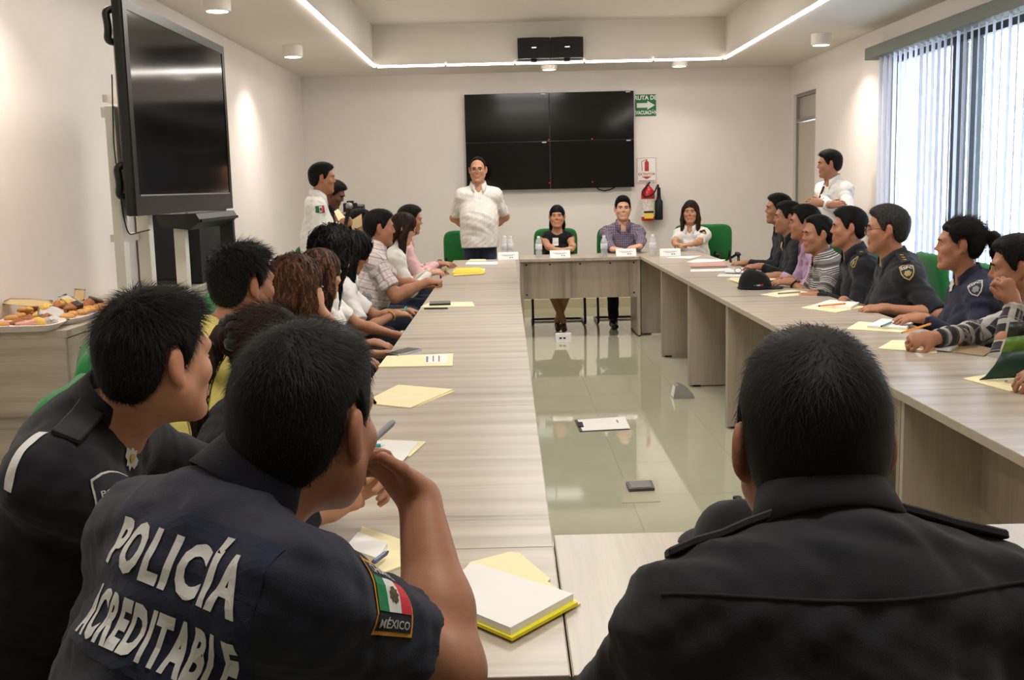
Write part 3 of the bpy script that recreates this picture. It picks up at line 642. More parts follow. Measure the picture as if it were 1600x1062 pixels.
def hand_prims(w, d, n, side, s, curl=.35, spread=.12, thumb=1.0, fist=False):
    """w wrist, d along the hand, n out of the back of the hand, side towards the thumb"""
    d = nrm(d); n = nrm(n - d * np.dot(n, d)); side = nrm(side - d * np.dot(side, d) - n * np.dot(side, n)); P = []
    P.append(bone(w, w + d * .03 * s, (.026 * s, .021 * s), (.034 * s, .016 * s), side, .02)); P.append(bone(w + d * .03 * s, w + d * .078 * s, (.036 * s, .016 * s), (.037 * s, .013 * s), side, .015))
    for o, l, b0 in ((.030, .068, .080), (.0105, .078, .086), (-.0105, .072, .083), (-.030, .056, .074)):
        p = w + (d * b0 + side * o) * s; dd = nrm(d + side * o / .03 * spread); c = curl; r = .0092
        for q, (fl, fr) in enumerate(((.42, 1), (.32, .93), (.26, .85))):
            c0 = c * (1.0, 2.1, 2.9)[q] if not fist else (1.3, 2.75, 3.5)[q]
            dv = dd * math.cos(c0) - n * math.sin(c0); e = p + dv * l * fl * s * 1.0; P.append(bone(p, e, r * fr * s, r * (fr - .08) * s, side, .004)); p = e
    p = w + (d * .022 + side * .026) * s; dv = nrm(d * .75 + side * .65 - n * .25) if not fist else nrm(d * .8 + side * .2 - n * .5); e = p + dv * .042 * s; P.append(bone(p, e, .0145 * s, .011 * s, n, .012))
    e2 = e + nrm(dv + d * .5 - n * (.2 if not fist else .7) - side * (.25 if not fist else .8)) * .034 * s; P.append(bone(e, e2, .0105 * s, .0085 * s, n, .004)); return P
def head_prims(c, R, s, fem=False, nose=1.0, jaw=1.0, fat=1.0):
    def w(x, y, z): return c + (R[0] * x + R[1] * y + R[2] * z) * s
    q = .93 if fem else 1; P = [ell(w(0, -.012, .032), V3(.073, .096, .086) * s, R, .03), ell(w(0, .034, -.04), V3(.057 * fat, .056, .078) * s, R, .035)]
    P += [bone(w(-.052, .012, -.05), w(-.02, .062, -.1), .02 * s * jaw * q, .015 * s, None, .03), bone(w(.052, .012, -.05), w(.02, .062, -.1), .02 * s * jaw * q, .015 * s, None, .03)]
    P += [ell(w(0, .076, -.101), V3(.021 * jaw, .018, .016) * s, R, .018), ell(w(-.043, .062, -.022), V3(.02, .02, .019) * s, R, .025), ell(w(.043, .062, -.022), V3(.02, .02, .019) * s, R, .025)]
    P += [bone(w(-.036, .078, .026), w(.036, .078, .026), .011 * s, None, R[2], .022)]
    for sg in (-1, 1): P.append(ell(w(sg * .031, .098, .004), V3(.017, .014, .011) * s, R, .014, 's'))
    P += [bone(w(0, .086, .016), w(0, .1025 * (.5 + .5 * nose), -.019), .0065 * s, .0088 * s, None, .009), ell(w(.011, .094, -.025), V3(.0075, .009, .0065) * s, R, .006), ell(w(-.011, .094, -.025), V3(.0075, .009, .0065) * s, R, .006)]
    P += [bone(w(-.018, .086, -.055), w(.018, .086, -.055), .0078 * s, None, R[2], .008), bone(w(-.015, .0865, -.069), w(.015, .0865, -.069), .0085 * s, None, R[2], .008)]
    P += [bone(w(-.024, .0945, -.0615), w(.024, .0945, -.0615), .0022 * s, None, R[2], .004, op='s')]
    for sg in (-1, 1):
        E = np.array([nrm(R[0] + sg * R[1] * .35), nrm(R[1] - sg * .35 * R[0]), R[2]])
        P.append(ell(w(sg * .0815, -.008, -.002), V3(.0095, .019, .033) * s, E, .008)); P.append(ell(w(sg * .0925, .0, .002), V3(.006, .01, .017) * s, E, .006, 's')); P.append(ell(w(sg * .077, .0, -.03), V3(.007, .009, .011) * s, E, .006))
    return P
# ---- cloth materials; u,v come from the 'cuv' attribute (metres on the cloth)
def cloth(name, c, rough=.85, pattern=None, var=.06, sheen=.1, fine=.25):
    if name in MATS: return MATS[name]
    m = mat(name, c, rough, spec=.25, var=var, scale=25, bump=fine, bscale=700, sheen=sheen)
    if not pattern: return m
    nt = m.node_tree; N = nt.nodes; L = nt.links; b = N['Principled BSDF']; at = N.new('ShaderNodeAttribute'); at.attribute_name = 'cuv'; sp = N.new('ShaderNodeSeparateXYZ'); L.new(at.outputs['Vector'], sp.inputs[0])
    last = b.inputs['Base Color'].links[0].from_socket if b.inputs['Base Color'].links else None
    for ax, period, width, off, colr, alpha in pattern:
        a = N.new('ShaderNodeMath'); a.operation = 'MULTIPLY_ADD'; a.inputs[1].default_value = 1 / period; a.inputs[2].default_value = off + 50; L.new(sp.outputs[ax], a.inputs[0])
        f = N.new('ShaderNodeMath'); f.operation = 'FRACT'; L.new(a.outputs[0], f.inputs[0]); lt = N.new('ShaderNodeMath'); lt.operation = 'LESS_THAN'; lt.inputs[1].default_value = width; L.new(f.outputs[0], lt.inputs[0])
        sc = N.new('ShaderNodeMath'); sc.operation = 'MULTIPLY'; sc.inputs[1].default_value = alpha; L.new(lt.outputs[0], sc.inputs[0])
        mx = N.new('ShaderNodeMix'); mx.data_type = 'RGBA'; L.new(sc.outputs[0], mx.inputs[0])
        if last: L.new(last, mx.inputs[6])
        else: mx.inputs[6].default_value = srgb(c)
        mx.inputs[7].default_value = srgb(colr); last = mx.outputs[2]
    L.new(last, b.inputs['Base Color']); return m
NAVY = cloth('navy_uniform', (30, 31, 40)); BLK = cloth('black_uniform', (28, 28, 34)); NAVYB = cloth('dark_blue_uniform', (36, 39, 60)); POLOB = cloth('navy_polo_knit', (34, 36, 50), fine=.4)
BARONG = cloth('white_pleated_shirt', (232, 226, 220), pattern=[(0, .018, .2, 0, (206, 198, 192), .8)]); WSHIRT = cloth('white_shirt', (236, 231, 226)); WUNI = cloth('white_uniform', (232, 228, 224))  # white_pleated_shirt: shading of the small folds is painted in as darker stripes
JEANS = cloth('dark_jeans', (38, 44, 64)); DARKT = cloth('dark_trousers', (26, 26, 31)); YSHIRT = cloth('yellow_shirt', (226, 210, 122)); PINKS = cloth('pink_shirt', (226, 184, 186)); LILAC = cloth('lilac_shirt', (192, 158, 188))
PLAIDW = cloth('white_plaid_shirt', (222, 208, 204), pattern=[(0, .055, .12, 0, (128, 128, 142), .7), (0, .055, .1, .4, (176, 150, 152), .5), (1, .055, .12, 0, (128, 128, 142), .7), (1, .055, .1, .4, (176, 150, 152), .5)])
PLAIDP = cloth('purple_check_shirt', (92, 80, 100), pattern=[(0, .022, .22, 0, (150, 138, 156), .7), (1, .022, .22, 0, (150, 138, 156), .7)])
PLAIDB = cloth('black_white_check_shirt', (52, 50, 56), pattern=[(0, .075, .3, 0, (196, 190, 184), .75), (1, .075, .3, 0, (196, 190, 184), .75), (0, .075, .06, .6, (150, 146, 142), .6), (1, .075, .06, .6, (150, 146, 142), .6)])
STRIPE = cloth('striped_polo', (128, 122, 120), pattern=[(1, .085, .5, 0, (212, 206, 200), 1), (1, .085, .08, -.06, (70, 66, 68), 1), (1, .085, .08, -.2, (70, 66, 68), 1), (1, .085, .08, -.34, (70, 66, 68), 1), (1, .085, .2, .42, (82, 78, 80), 1)])
BTOP = cloth('black_top', (18, 18, 20))
def hairmat(name, c, rough=.6): return mat(name, c, rough, spec=.16, var=.35, scale=90)
HB = hairmat('black_hair', (15, 13, 13)); HB2 = hairmat('black_hair_light', (21, 19, 18)); HBR = hairmat('brown_hair', (66, 43, 31)); HBR2 = hairmat('brown_hair_light', (104, 68, 46)); HDB = hairmat('dark_brown_hair', (40, 27, 22)); HDB2 = hairmat('dark_brown_hair_light', (66, 43, 33)); HG = hairmat('greying_hair', (46, 43, 42)); HG2 = hairmat('greying_hair_light', (78, 74, 72))
SKINS = [mat('skin_tan', (192, 140, 110), .5, spec=.35, var=.05, scale=60, attr='Col', bump=.12, bscale=500), mat('skin_brown', (172, 119, 91), .5, spec=.35, var=.05, scale=60, attr='Col', bump=.12, bscale=500), mat('skin_light', (212, 162, 134), .5, spec=.35, var=.04, scale=60, attr='Col', bump=.12, bscale=500), mat('skin_dark', (112, 74, 57), .5, spec=.35, var=.05, scale=60, attr='Col')]
EYEW = mat('eye_white', (176, 164, 156), .5); IRIS = mat('iris', (30, 20, 16), .15); BROW = HB
FRAMEM = mat('spectacle_frame', (40, 36, 36), .3)
def sm(x, a, b): t = np.clip((x - a) / (b - a), 0, 1); return t * t * (3 - 2 * t)
def strands(v, n, cnt, ln, width, flow, rnd, lift, jitter=.35):
    """short hair: one thin blade per strand"""
    i = rng.integers(0, len(v), cnt); p = v[i] + rng.normal(0, .0025, (cnt, 3)); nn = n[i]; fl = flow(p, nn) + rng.normal(0, jitter, (cnt, 3)); fl -= nn * (fl * nn).sum(1, keepdims=True); fl /= np.linalg.norm(fl, axis=1, keepdims=True) + 1e-9
    d = fl * math.cos(lift) + nn * math.sin(lift); L = ln(p) * rng.uniform(.6, 1.25, cnt); sd = np.cross(d, nn); sd /= np.linalg.norm(sd, axis=1, keepdims=True) + 1e-9
    keep = ~((((p - rnd[0]) @ rnd[1])[:, 1] > .062 * rnd[2]) & (((p - rnd[0]) @ rnd[1])[:, 2] < .085 * rnd[2])) if isinstance(rnd, tuple) else np.ones(cnt, bool); p = p[keep]; nn = nn[keep]; d = d[keep]; L = L[keep]; sd = sd[keep]; cnt = len(p)
    p = p - nn * .002; A = p - sd * width / 2; B = p + sd * width / 2; C = p + d * L[:, None]
    return np.stack([A, B, C], 1).reshape(-1, 3), np.arange(cnt * 3).reshape(-1, 3)
from mathutils.kdtree import KDTree
def locks(v, n, cnt, steps, step, width, curl, hang, start=None):
    """long hair: ribbons that run down over the hair mass; returns triangles"""
    kd = KDTree(len(v)); [kd.insert(p, i) for i, p in enumerate(v)]; kd.balance(); V = []; T = []
    fq = 1.7 if curl > .01 else .8
    pool = np.arange(len(v)) if start is None else np.nonzero(start)[0]
    for s_ in rng.choice(pool, cnt):
        p = Vector(v[s_]); pts = []; ph = rng.uniform(0, 6.28); amp = rng.uniform(.5, 1.3) * curl; m = int(steps * rng.uniform(.6, 1.1)); off = rng.uniform(.0005, .004)
        for k in range(m):
            q, i, dist = kd.find(p); nn = Vector(n[i]); q = q + nn * off; g = Vector(hang) - nn * Vector(hang).dot(nn)
            if g.length < .15: g = Vector((q.x - v[:, 0].mean(), q.y - v[:, 1].mean(), -.4)); g = g - nn * g.dot(nn)
            g.normalize(); sd = g.cross(nn)
            pts.append((q + sd * math.sin(ph + k * fq) * amp + nn * abs(math.cos(ph + k * fq)) * amp, sd)); p = q + g * step
            if dist > .03: break
        if len(pts) < 3: continue
        b = len(V); wd = width * rng.uniform(.6, 1.4)
        for k, (q, sd) in enumerate(pts): f = 1 - .8 * (k / (len(pts) - 1)) ** 2; V += [q - sd * wd * f, q + sd * wd * f]
        for k in range(len(pts) - 1): a = b + 2 * k; T += [(a, a + 1, a + 3), (a, a + 3, a + 2)]
    return np.array(V), np.array(T)
PEOPLE = {}
def person(key, label, head, by=0, hy=None, hp=0, hr=0, s=.95, fem=False, nb=(0, -.065, -.15), lean=.08, slean=0, hipz=.54, stand=False, girth=1.0, belly=0, sh=None,
           skin=0, hair='short', hm=None, sleeve='short', shirt=NAVY, legs=DARKT, collar='shirt', L=None, R_=None, wl=None, wr=None, hs=.95, h=.0075, face=True, jaw=1.0, fatf=1.0, hairk={}, skirt=False, base=None, fold=.0055, legdir=None, hcut=None, vneck=False, cross=False):
    """head: world centre of the skull; L/R_: dict(w=wrist, pole, d=hand direction, n=back of hand, curl, fist)"""
    hy = by if hy is None else hy; B = hframe(by); HR = hframe(hy, hp, hr); head = np.asarray(head, float)
    rt, fw, up = B; NB = head + rt * nb[0] * s + fw * nb[1] * s + up * nb[2] * s
    hip = NB - fw * lean - rt * slean; hip[2] = hipz if not stand else .93 * s
    u = nrm(NB - hip); tf = nrm(np.cross(u, rt)) * 1.0; tf = tf if tf.dot(fw) > 0 else -tf; tr = np.cross(tf, u); tr = tr if tr.dot(rt) > 0 else -tr
    sw = (sh or (.135 if fem else .160)) * s; g = girth
    T3 = lambda x, y, z: NB + tr * x * s + tf * y * s + u * z * s
    SL, SR = NB - tr * sw - u * .082 * s + tf * .01, NB + tr * sw - u * .082 * s + tf * .01
    P = head_prims(head, HR, hs, fem, jaw=jaw, fat=fatf)
    hw = lambda x, y, z: head + (HR[0] * x + HR[1] * y + HR[2] * z) * hs
    nr = .047 if fem else .056
    P.append(bone(hw(0, -.012, -.05), NB + tf * .025 * s - u * .02, nr * hs, nr * 1.12 * s, tr, .03))
    def torso(o, k=.06):
        a = o * 1.0; Q = [bone(hip + u * .02, hip + u * .10 * s, (.155 * s * g + a, .115 * s * g + a), (.15 * s * g + a, .112 * s * g + a), tr, k),
             bone(hip + u * .12 * s, T3(0, .02, -.27), (.145 * s * g + a, .108 * s * g + a), (.150 * s * g + a, .108 * s * g + a), tr, k),
             bone(T3(0, .015, -.27), T3(0, .0, -.11), (.152 * s * g + a, .108 * s * g + a), (.150 * s * g + a, .088 * s * g + a), tr, k)]
        if stand and o > 0: Q.append(bone(hip - u * .16, hip + u * .04, (.165 * s * g + a, .125 * s * g + a), (.158 * s * g + a, .118 * s * g + a), tr, k))
        if belly: Q.append(ell(hip + u * .17 * s + tf * .05 * s, V3(.15 * g, .10 + belly, .14) * s + a, np.array([tr, tf, u]), k))
        if fem:
            for sg in (-1, 1): Q.append(ell(T3(sg * .07, .10, -.21), V3(.062, .052, .062) * s + a, np.array([tr, tf, u]), .05))
        for sh_ in (SL, SR): Q.append(bone(T3(0, -.005, -.035), NB + (sh_ - NB) * (1 if (sleeve != 'none' or o < 0) else .72) + u * .004, (.043 * s + a, .045 * s + a), (.042 * s + a, .045 * s + a), u, .05))
        SS = 1 if (sleeve != 'none' or o < 0) else .72
        Q.append(bone(NB + (SL - NB) * SS, NB + (SR - NB) * SS, (.047 * s + a, .055 * s + a), None, u, .05)); return Q
    P += torso(-.012)
    A1, A2 = .285 * s, .245 * s; arms = []
    for sgn, S0, spec, wt in ((-1, SL, L, wl), (1, SR, R_, wr)):
        spec = dict(spec or {}); w = spec.get('w')
        if w is None: w = hip + rt * sgn * (.09 if not stand else .25) * s + fw * (.24 if not stand else .05) + V3(0, 0, .10 if not stand else -.02)
        e, w = ik(S0, np.asarray(w, float), spec.get('l1', A1), spec.get('l2', A2), spec.get('pole', rt * sgn * .6 - fw * .6 - up * .6))
        fd = nrm(w - e); d = np.asarray(spec.get('d', fd), float); n = np.asarray(spec.get('n', up * .9 + rt * sgn * .3), float)
        am = 1.0 if not fem else .86; am *= spec.get('fat', 1)
        P += [bone(S0, e, .046 * s * am, .038 * s * am, None, .03), bone(e, e + (w - e) * .35, .038 * s * am, .037 * s * am, None, .025), bone(e + (w - e) * .35, w, .037 * s * am, (.027 * s * am, .022 * s * am), np.cross(d, n), .025)]
        P += hand_prims(w, d, n, spec.get('side', -rt * sgn + d * .0), s * (.92 if fem else 1) * spec.get('hs', 1), spec.get('curl', .35), spec.get('spread', .12), fist=spec.get('fist', False)); arms.append((S0, e, w, spec))
    kn = []
    ld = fw if legdir is None else nrm(legdir)
    for sgn in (-1, 1):
        hj = hip + rt * sgn * .085 * s
        if stand: k_, an = hj + V3(0, 0, -.44 * s) + fw * .01, hj * V3(1, 1, 0) + V3(0, 0, .08) + rt * sgn * .02
        else: k_ = hj + ld * .40 * s + rt * sgn * .05; k_[2] = hipz - .02; an = k_ + ld * .03; an[2] = .09
        if cross and not stand: an = an - rt * sgn * .16 + fw * (.06 if sgn > 0 else 0)
        kn.append((hj, k_, an))
        if skirt:
            P += [bone(hj, k_, .075 * s, .052 * s), bone(k_, k_ + (an - k_) * .35 - ld * .01, .05 * s, .05 * s), bone(k_ + (an - k_) * .35 - ld * .01, an, .05 * s, .033 * s)]
    base = np.array([hip[0], hip[1], 0.0]) if base is None else np.asarray(base, float)
    ro = root('person', label, 'person', tuple(base))
    # ---- skin
    D, lo = field(P, h); v, f = nets(D, lo, h); loc = (v - head) @ HR.T / hs
    col = np.ones_like(v); x, y, z = loc.T
    lips = np.exp(-(((z + .0615) / .0105) ** 2)) * (np.abs(x) < .027) * (y > .07); col = col * (1 - lips[:, None] * V3(.12, .42, .38) * (1.0 if fem else .65))
    if not fem: st = sm(y, .0, .05) * sm(-z, .03, .06) * (z > -.125); col = col * (1 - .10 * st[:, None])
    cheek = np.exp(-((np.abs(x) - .042) / .02) ** 2 - ((z + .03) / .02) ** 2) * (y > .04); col = col * (1 - cheek[:, None] * V3(.0, .08, .07))
    nose_ = np.exp(-(x / .018) ** 2 - ((z + .02) / .016) ** 2) * (y > .09); col = col * (1 - nose_[:, None] * V3(.0, .08, .07))
    earc = (np.abs(x) > .07) * (np.abs(z) < .045) * (y < .03); col = col * (1 - earc[:, None] * V3(0, .10, .08))
    body = part('body', mesh_np('body', v - base, f, [SKINS[skin]], col=col), None, ro)
    # ---- face pieces
    if face:
        yv = lambda px, pz, dflt=.08: (lambda m: loc[m, 1].max() if m.any() else dflt)((np.abs(x - px) < .007) & (np.abs(z - pz) < .006) & (y > .03))
        Rl = np.array(HR); R4 = Matrix([list(Rl[:, 0]), list(Rl[:, 1]), list(Rl[:, 2])])
        R4 = Matrix(np.stack([HR[0], HR[1], HR[2]], 1).tolist())
        for sg in (-1, 1):
            ye = yv(sg * .031, .004); b = BM(); bmesh.ops.create_uvsphere(b, u_segments=14, v_segments=8, radius=1)
            for q in b.verts: q.co = Vector((q.co.x * .0125, q.co.y * .005, q.co.z * .0048 * (1 - .25 * (q.co.x ** 2))))
            i0 = len(b.faces); b2_ = BM(); bmesh.ops.create_uvsphere(b2_, u_segments=10, v_segments=6, radius=1)
            for q in b2_.verts: q.co = Vector((q.co.x * .0062, q.co.y * .0025 + .0035, q.co.z * .0052))
            b = merge(b, b2_); b.faces.ensure_lookup_table()
            for q in b.faces[i0:]: q.material_index = 1
            for q in b.verts: q.co = Vector(hw(sg * .031 + q.co.x, ye - .0022 + q.co.y, .004 + q.co.z) - base)
            part('eye', b, [EYEW, IRIS], ro, smooth=True)
            pts = [hw(sg * xx, yv(sg * xx, zz) + .0005, zz) - base for xx, zz in ((.012, .023), (.024, .0265), (.036, .0265), (.047, .021))]
            part('eyebrow', tube(pts, [.003 * hs, .0044 * hs, .0038 * hs, .002 * hs] if not fem else [.0022, .003, .0024, .0014], 6), BROW, ro, smooth=True)
    # ---- hair
    hm = hm or (HB, HB2); HP = []; cuts = []; tri = None; K = dict(t=.011, n=3600, hl=.018, w=.0022); K.update(hairk); tk = K['t']
    def lz(X, Y, Z, pts):
        X = X - np.float32(head[0]); Y = Y - np.float32(head[1]); Z = Z - np.float32(head[2])
        yy = (HR[1, 0] * X + HR[1, 1] * Y + HR[1, 2] * Z) / hs; z_ = (HR[2, 0] * X + HR[2, 1] * Y + HR[2, 2] * Z) / hs; xx = (HR[0, 0] * X + HR[0, 1] * Y + HR[0, 2] * Z) / hs
        xs, zs = zip(*pts); zm = np.interp(yy, xs, zs); zm = zm + (.018 * np.exp(-(xx / .028) ** 2) * (yy > .05) if hair in ('long', 'wavy', 'curly') else 0) + (.010 * np.exp(-((np.abs(xx) - .046) / .016) ** 2) + .003 * np.sin(xx * 260 + 1) ) * (yy > .045) + .003 * np.sin(yy * 300 + xx * 190)
        return ((zm - z_) * hs * .7).astype(np.float32)
    SHORT = [(-.13, -.075), (-.06, -.082), (-.036, -.05), (-.028, -.015), (-.022, .022), (.004, .030), (.012, -.012), (.028, -.010), (.036, .012), (.052, .038), (.068, .068), (.085, .080), (.12, .085)]
    LONG = [(-.13, -.3), (-.02, -.3), (.0, -.1), (.022, -.03), (.04, .02), (.055, .046), (.07, .07), (.12, .082)]
    HP.append(ell(hw(0, -.013, .034), V3(.0745 + tk * .75, .0975 + tk, .0865 + tk * 1.15) * hs, HR, .02))
    if hair in ('short', 'bald'):
        HP.append(ell(hw(0, -.035, -.02), V3(.064 + tk * .4, .066 + tk * .6, .07) * hs, HR, .03))
        for sg in (-1, 1): HP.append(ell(hw(sg * .062, .012, .01), V3(.014, .022, .03) * hs, HR, .015))
        if hair == 'short' and K.get('top', 1): HP.append(ell(hw(0, .02, .085), V3(.058, .07, .034 + tk * .7) * hs, HR, .03))
        pts = SHORT if hair == 'short' else [(-.13, -.075), (-.06, -.082), (-.036, -.05), (-.022, .022), (.004, .03), (.012, -.005), (.026, .015), (.036, .055), (.048, .088), (.06, .112), (.1, .2)]
        cuts = [lambda X, Y, Z: lz(X, Y, Z, hcut or pts)]
    else:
        cuts = [lambda X, Y, Z: lz(X, Y, Z, LONG)]; ln = K.get('len', .3)
        if hair in ('long', 'curly', 'wavy'):
            bk = NB - tf * .07 * s; bw = K.get('wide', .085)
            HP += [bone(hw(0, -.055, .02), hw(0, -.075, -.09), (bw * hs, .045 * hs), (bw * hs, .045 * hs), HR[0], .03), bone(hw(0, -.075, -.09), bk - u * .06 - tf * .015, (bw * hs, .042), (bw * 1.05 * s, .036), tr, .03),
                   bone(bk - u * .06 - tf * .015, bk - u * (.06 + ln) - tf * .03, (bw * 1.05 * s, .036), (bw * .7 * s, .02), tr, .03)]
            for sg in K.get('fronts', (-1, 1)): HP += [bone(hw(sg * .072, .01, .03), hw(sg * .082, .012, -.08), (.03 * hs, .02), (.032 * hs, .024), HR[1], .02), bone(hw(sg * .082, .012, -.08), T3(sg * .09, .075, -.10 - ln * .35), (.032 * hs, .024), (.022, .012), tf, .02)]
            cuts = [lambda X, Y, Z: np.minimum(lz(X, Y, Z, LONG), lz(X, Y, Z, [(-.3, -9), (.035, -9), (.075, .02), (.12, .03)]) if not K.get('fronts', (-1, 1)) else lz(X, Y, Z, [(-.3, -9), (.06, -9), (.08, .06), (.12, .06)]))]
        elif hair in ('pony', 'tied'):
            HP += [ell(hw(0, -.04, -.015), V3(.07, .062, .07) * hs, HR, .03)]
            cuts = [lambda X, Y, Z: lz(X, Y, Z, [(-.3, -.3), (-.09, -.09), (-.04, -.06), (-.03, -.02), (-.02, .024), (.012, .028), (.018, -.0), (.03, .0), (.045, .03), (.06, .052), (.075, .066), (.12, .074)])]
    noise = None
    if hair == 'curly' or K.get('rough'):
        fr, am = K.get('fr', 90), K.get('rough', .009)
        noise = lambda X, Y, Z: (np.float32(am) * np.sin(X * fr + np.sin(Z * fr * .7) * 1.7) * np.sin(Y * fr * 1.1 + 1.3) * np.sin(Z * fr * .9 + .4)).astype(np.float32)
    thin = K.get('thin', 1.0) * (tk + .004) * hs; c0_ = cuts[0]; rn_ = noise
    def noise2(X, Y, Z):
        c = -c0_(X, Y, Z) / np.float32(.7 * hs); t_ = np.clip(c / np.float32(K.get('tw', .03)), 0, 1); o = np.float32(thin) * (1 - t_) ** 2
        o = np.where(c < .25, o, 0).astype(np.float32)
        return o if rn_ is None else o + rn_(X, Y, Z)
    hh = K.get('h', h * .9); D, lo = field(HP, hh, cuts, noise2); hv, hf = nets(D, lo, hh); hn = vnorm(hv, hf)
    crown = hw(0, -.045, .13)
    if hair in ('short', 'bald', 'pony', 'tied'):
        def flow(p, nn):
            d = p - crown; d = d / (np.linalg.norm(d, axis=1, keepdims=True) + 1e-6); q = (p - head) @ HR.T; top = sm(q[:, 2] / hs, .06, .10)[:, None]
            d = d + V3(0, 0, -.7) * (1 - top) + HR[1] * .3 * top
            return d if hair in ('short', 'bald') else HR[1] * -1.0 + HR[2] * -.1
        def lnf(p): q = (p - head) @ HR.T / hs; return K['hl'] * (.45 + .75 * sm(q[:, 2], .0, .09))
        tri = strands(hv, hn, K['n'], lnf, K['w'], flow, (head, HR.T, hs), K.get('lift', .35))
    else:
        stt = None; stt = (hv[:, 2] > head[2] - .05 * hs); tri = locks(hv, hn, K['n'] if 'n' in hairk else 420, K.get('steps', 15), .03, K['w'] * 1.6, {'curly': .015, 'wavy': .009, 'long': .0012}[hair], (0, 0, -1), stt)
    tm_ = (rng.random(len(tri[1])) < K.get('light', .35)).astype(int) if hair in ('short', 'bald', 'pony', 'tied') else np.repeat((rng.random(len(tri[1]) // 2 + 1) < K.get('light', .4)).astype(int), 2)[:len(tri[1])]
    part('hair', mesh_np('hair', hv - base, hf, list(hm), tri=(tri[0] - base, tri[1]), tri_mat=tm_), None, ro)
    if hair == 'pony':
        c0 = hw(0, -.105, .045); tl = K.get('tail', [(0, -.15, .05), (0, -.175, -.03), (0, -.165, -.13)])
        Q = [bone(c0, hw(*tl[0]), .02 * hs, .026 * hs)] + [bone(hw(*tl[i]), hw(*tl[i + 1]), (.028 - .006 * i) * hs, (.026 - .008 * i) * hs) for i in range(len(tl) - 1)]
        D, lo = field(Q, hh, (), lambda X, Y, Z: (.003 * np.sin(X * 160) * np.sin(Y * 150 + 1) * np.sin(Z * 90)).astype(np.float32)); pv, pf = nets(D, lo, hh); tt = locks(pv, vnorm(pv, pf), 120, 8, .025, .0016, .004, (0, 0, -1))
        part('ponytail', mesh_np('ponytail', pv - base, pf, list(hm), tri=(tt[0] - base, tt[1])), None, ro)
    # ---- shirt
    SP = torso(.010); slv = []
    for S0, e, w, spec in arms:
        q = []
        am = 1 if not fem else .88
        af = spec.get('fat', 1)
        if sleeve == 'short': q = [bone(S0, S0 + (e - S0) * K.get('slen', .78), (.056 * s * am * af), (.058 * s * am * af), None, .05, cut=True)]
        elif sleeve == 'long': q = [bone(S0, e, .056 * s * am * af, .050 * s * am * af, None, .05), bone(e, w - nrm(w - e) * .012, .050 * s * am * af, .036 * s * am * af, None, .025, cut=True)]
        SP += q; slv.append(q)
    ph = rng.uniform(0, 6, 3)
    def folds(X, Y, Z):
        return (np.float32(fold) * (.6 * np.sin(X * 31 + np.sin(Z * 19 + ph[0]) * 1.8 + Z * 22 + ph[1]) * np.sin(Y * 27 + Z * 36 + ph[2]) + .55 * np.sin(X * 62 + Y * 48 + np.sin(Z * 33 + Y * 20) * 2.4 + ph[2]) * np.sin(Z * 58 - X * 25 + ph[0]) + .25 * np.sin(X * 130 + Z * 90 + np.sin(Y * 70) * 2) * np.sin(Z * 110 - Y * 60))).astype(np.float32)
    hem = hip - u * (.02 if not stand else .10)
    sc = [lambda X, Y, Z: (-((X - hem[0]) * u[0] + (Y - hem[1]) * u[1] + (Z - hem[2]) * u[2])).astype(np.float32)]
    ncut = ell(NB + tf * .035 * s + u * .035 * s, V3(.062 if collar else .07, .062, .05) * s, np.array([tr, tf, u]), .01, 's'); SP.append(ncut)
    if vneck: SP.append(bone(NB + tf * .1 * s, NB + tf * .13 * s - u * .1 * s, .04 * s, .012 * s, tr, .01, op='s'))
    shh = h * 1.25; D, lo = field(SP, shh, sc, folds); sv, sf = nets(D, lo, shh)
    cuv = np.stack([(sv - NB) @ tr, (sv - NB) @ u, (sv - NB) @ tf], 1)
    dT = (sv - NB) @ tr
    for (S0, e, w, spec), q in zip(arms, slv):
        if not q: continue
        for p in q:
            d = pd(p, sv[:, 0].astype(np.float32), sv[:, 1].astype(np.float32), sv[:, 2].astype(np.float32)); ax = p['R'][2]; outside = ((sv - S0) @ nrm(S0 - NB)) > -.015 if p is q[0] else np.ones(len(sv), bool)
            m = (d < .009) & outside; r0 = nrm(np.cross(ax, up) + 1e-3); cuv[m] = np.stack([(sv[m] - p['a']) @ r0, (sv[m] - S0) @ ax, (sv[m] - p['a']) @ np.cross(ax, r0)], 1)
    so = part('shirt', mesh_np('shirt', sv - base, sf, [shirt], cuv=cuv), None, ro)
    # ---- collar
    if collar:
        ax = nrm(nrm(head - HR[2] * .05 - NB) * .5 + u * .5 - tf * .12); cf = nrm(tf - ax * tf.dot(ax)); cr = np.cross(cf, ax); cr = cr if cr.dot(tr) > 0 else -cr; c0 = NB + tf * .020 * s + u * .012 * s; b = BM(); rows = []; N_ = 28; op = .42 if collar == 'shirt' else .12
        for i in range(N_ + 1):
            th = op + (2 * math.pi - 2 * op) * i / N_; e_ = abs(math.cos(th / 2)) ** 8; tip = .03 * e_
            row = []
            for r_, z_ in ((1.0, -.022), (.985, .030), (1.03, .038), (1.12, .018 - tip * .3), (1.26 + tip * 5, -.014 - tip * 1.0)):
                fd = cf * math.cos(th) + cr * math.sin(th); dip = -.040 * max(0, math.cos(th)) ** 1.5 * s
                row.append(b.verts.new(Vector(c0 + fd * (.070 if not fem else .060) * s * r_ * K.get('cr', 1) * (1 + .06 * math.cos(th)) + ax * (z_ * s * (1.05) + dip + .006) - base)))
            rows.append(row)
        for A, C in zip(rows, rows[1:]):
            for k in range(4): b.faces.new((A[k], A[k + 1], C[k + 1], C[k]))
        bmesh.ops.recalc_face_normals(b, faces=b.faces[:]); bmesh.ops.solidify(b, geom=b.faces[:], thickness=.003); part('collar', b, K.get('cm', shirt), ro, smooth=True)
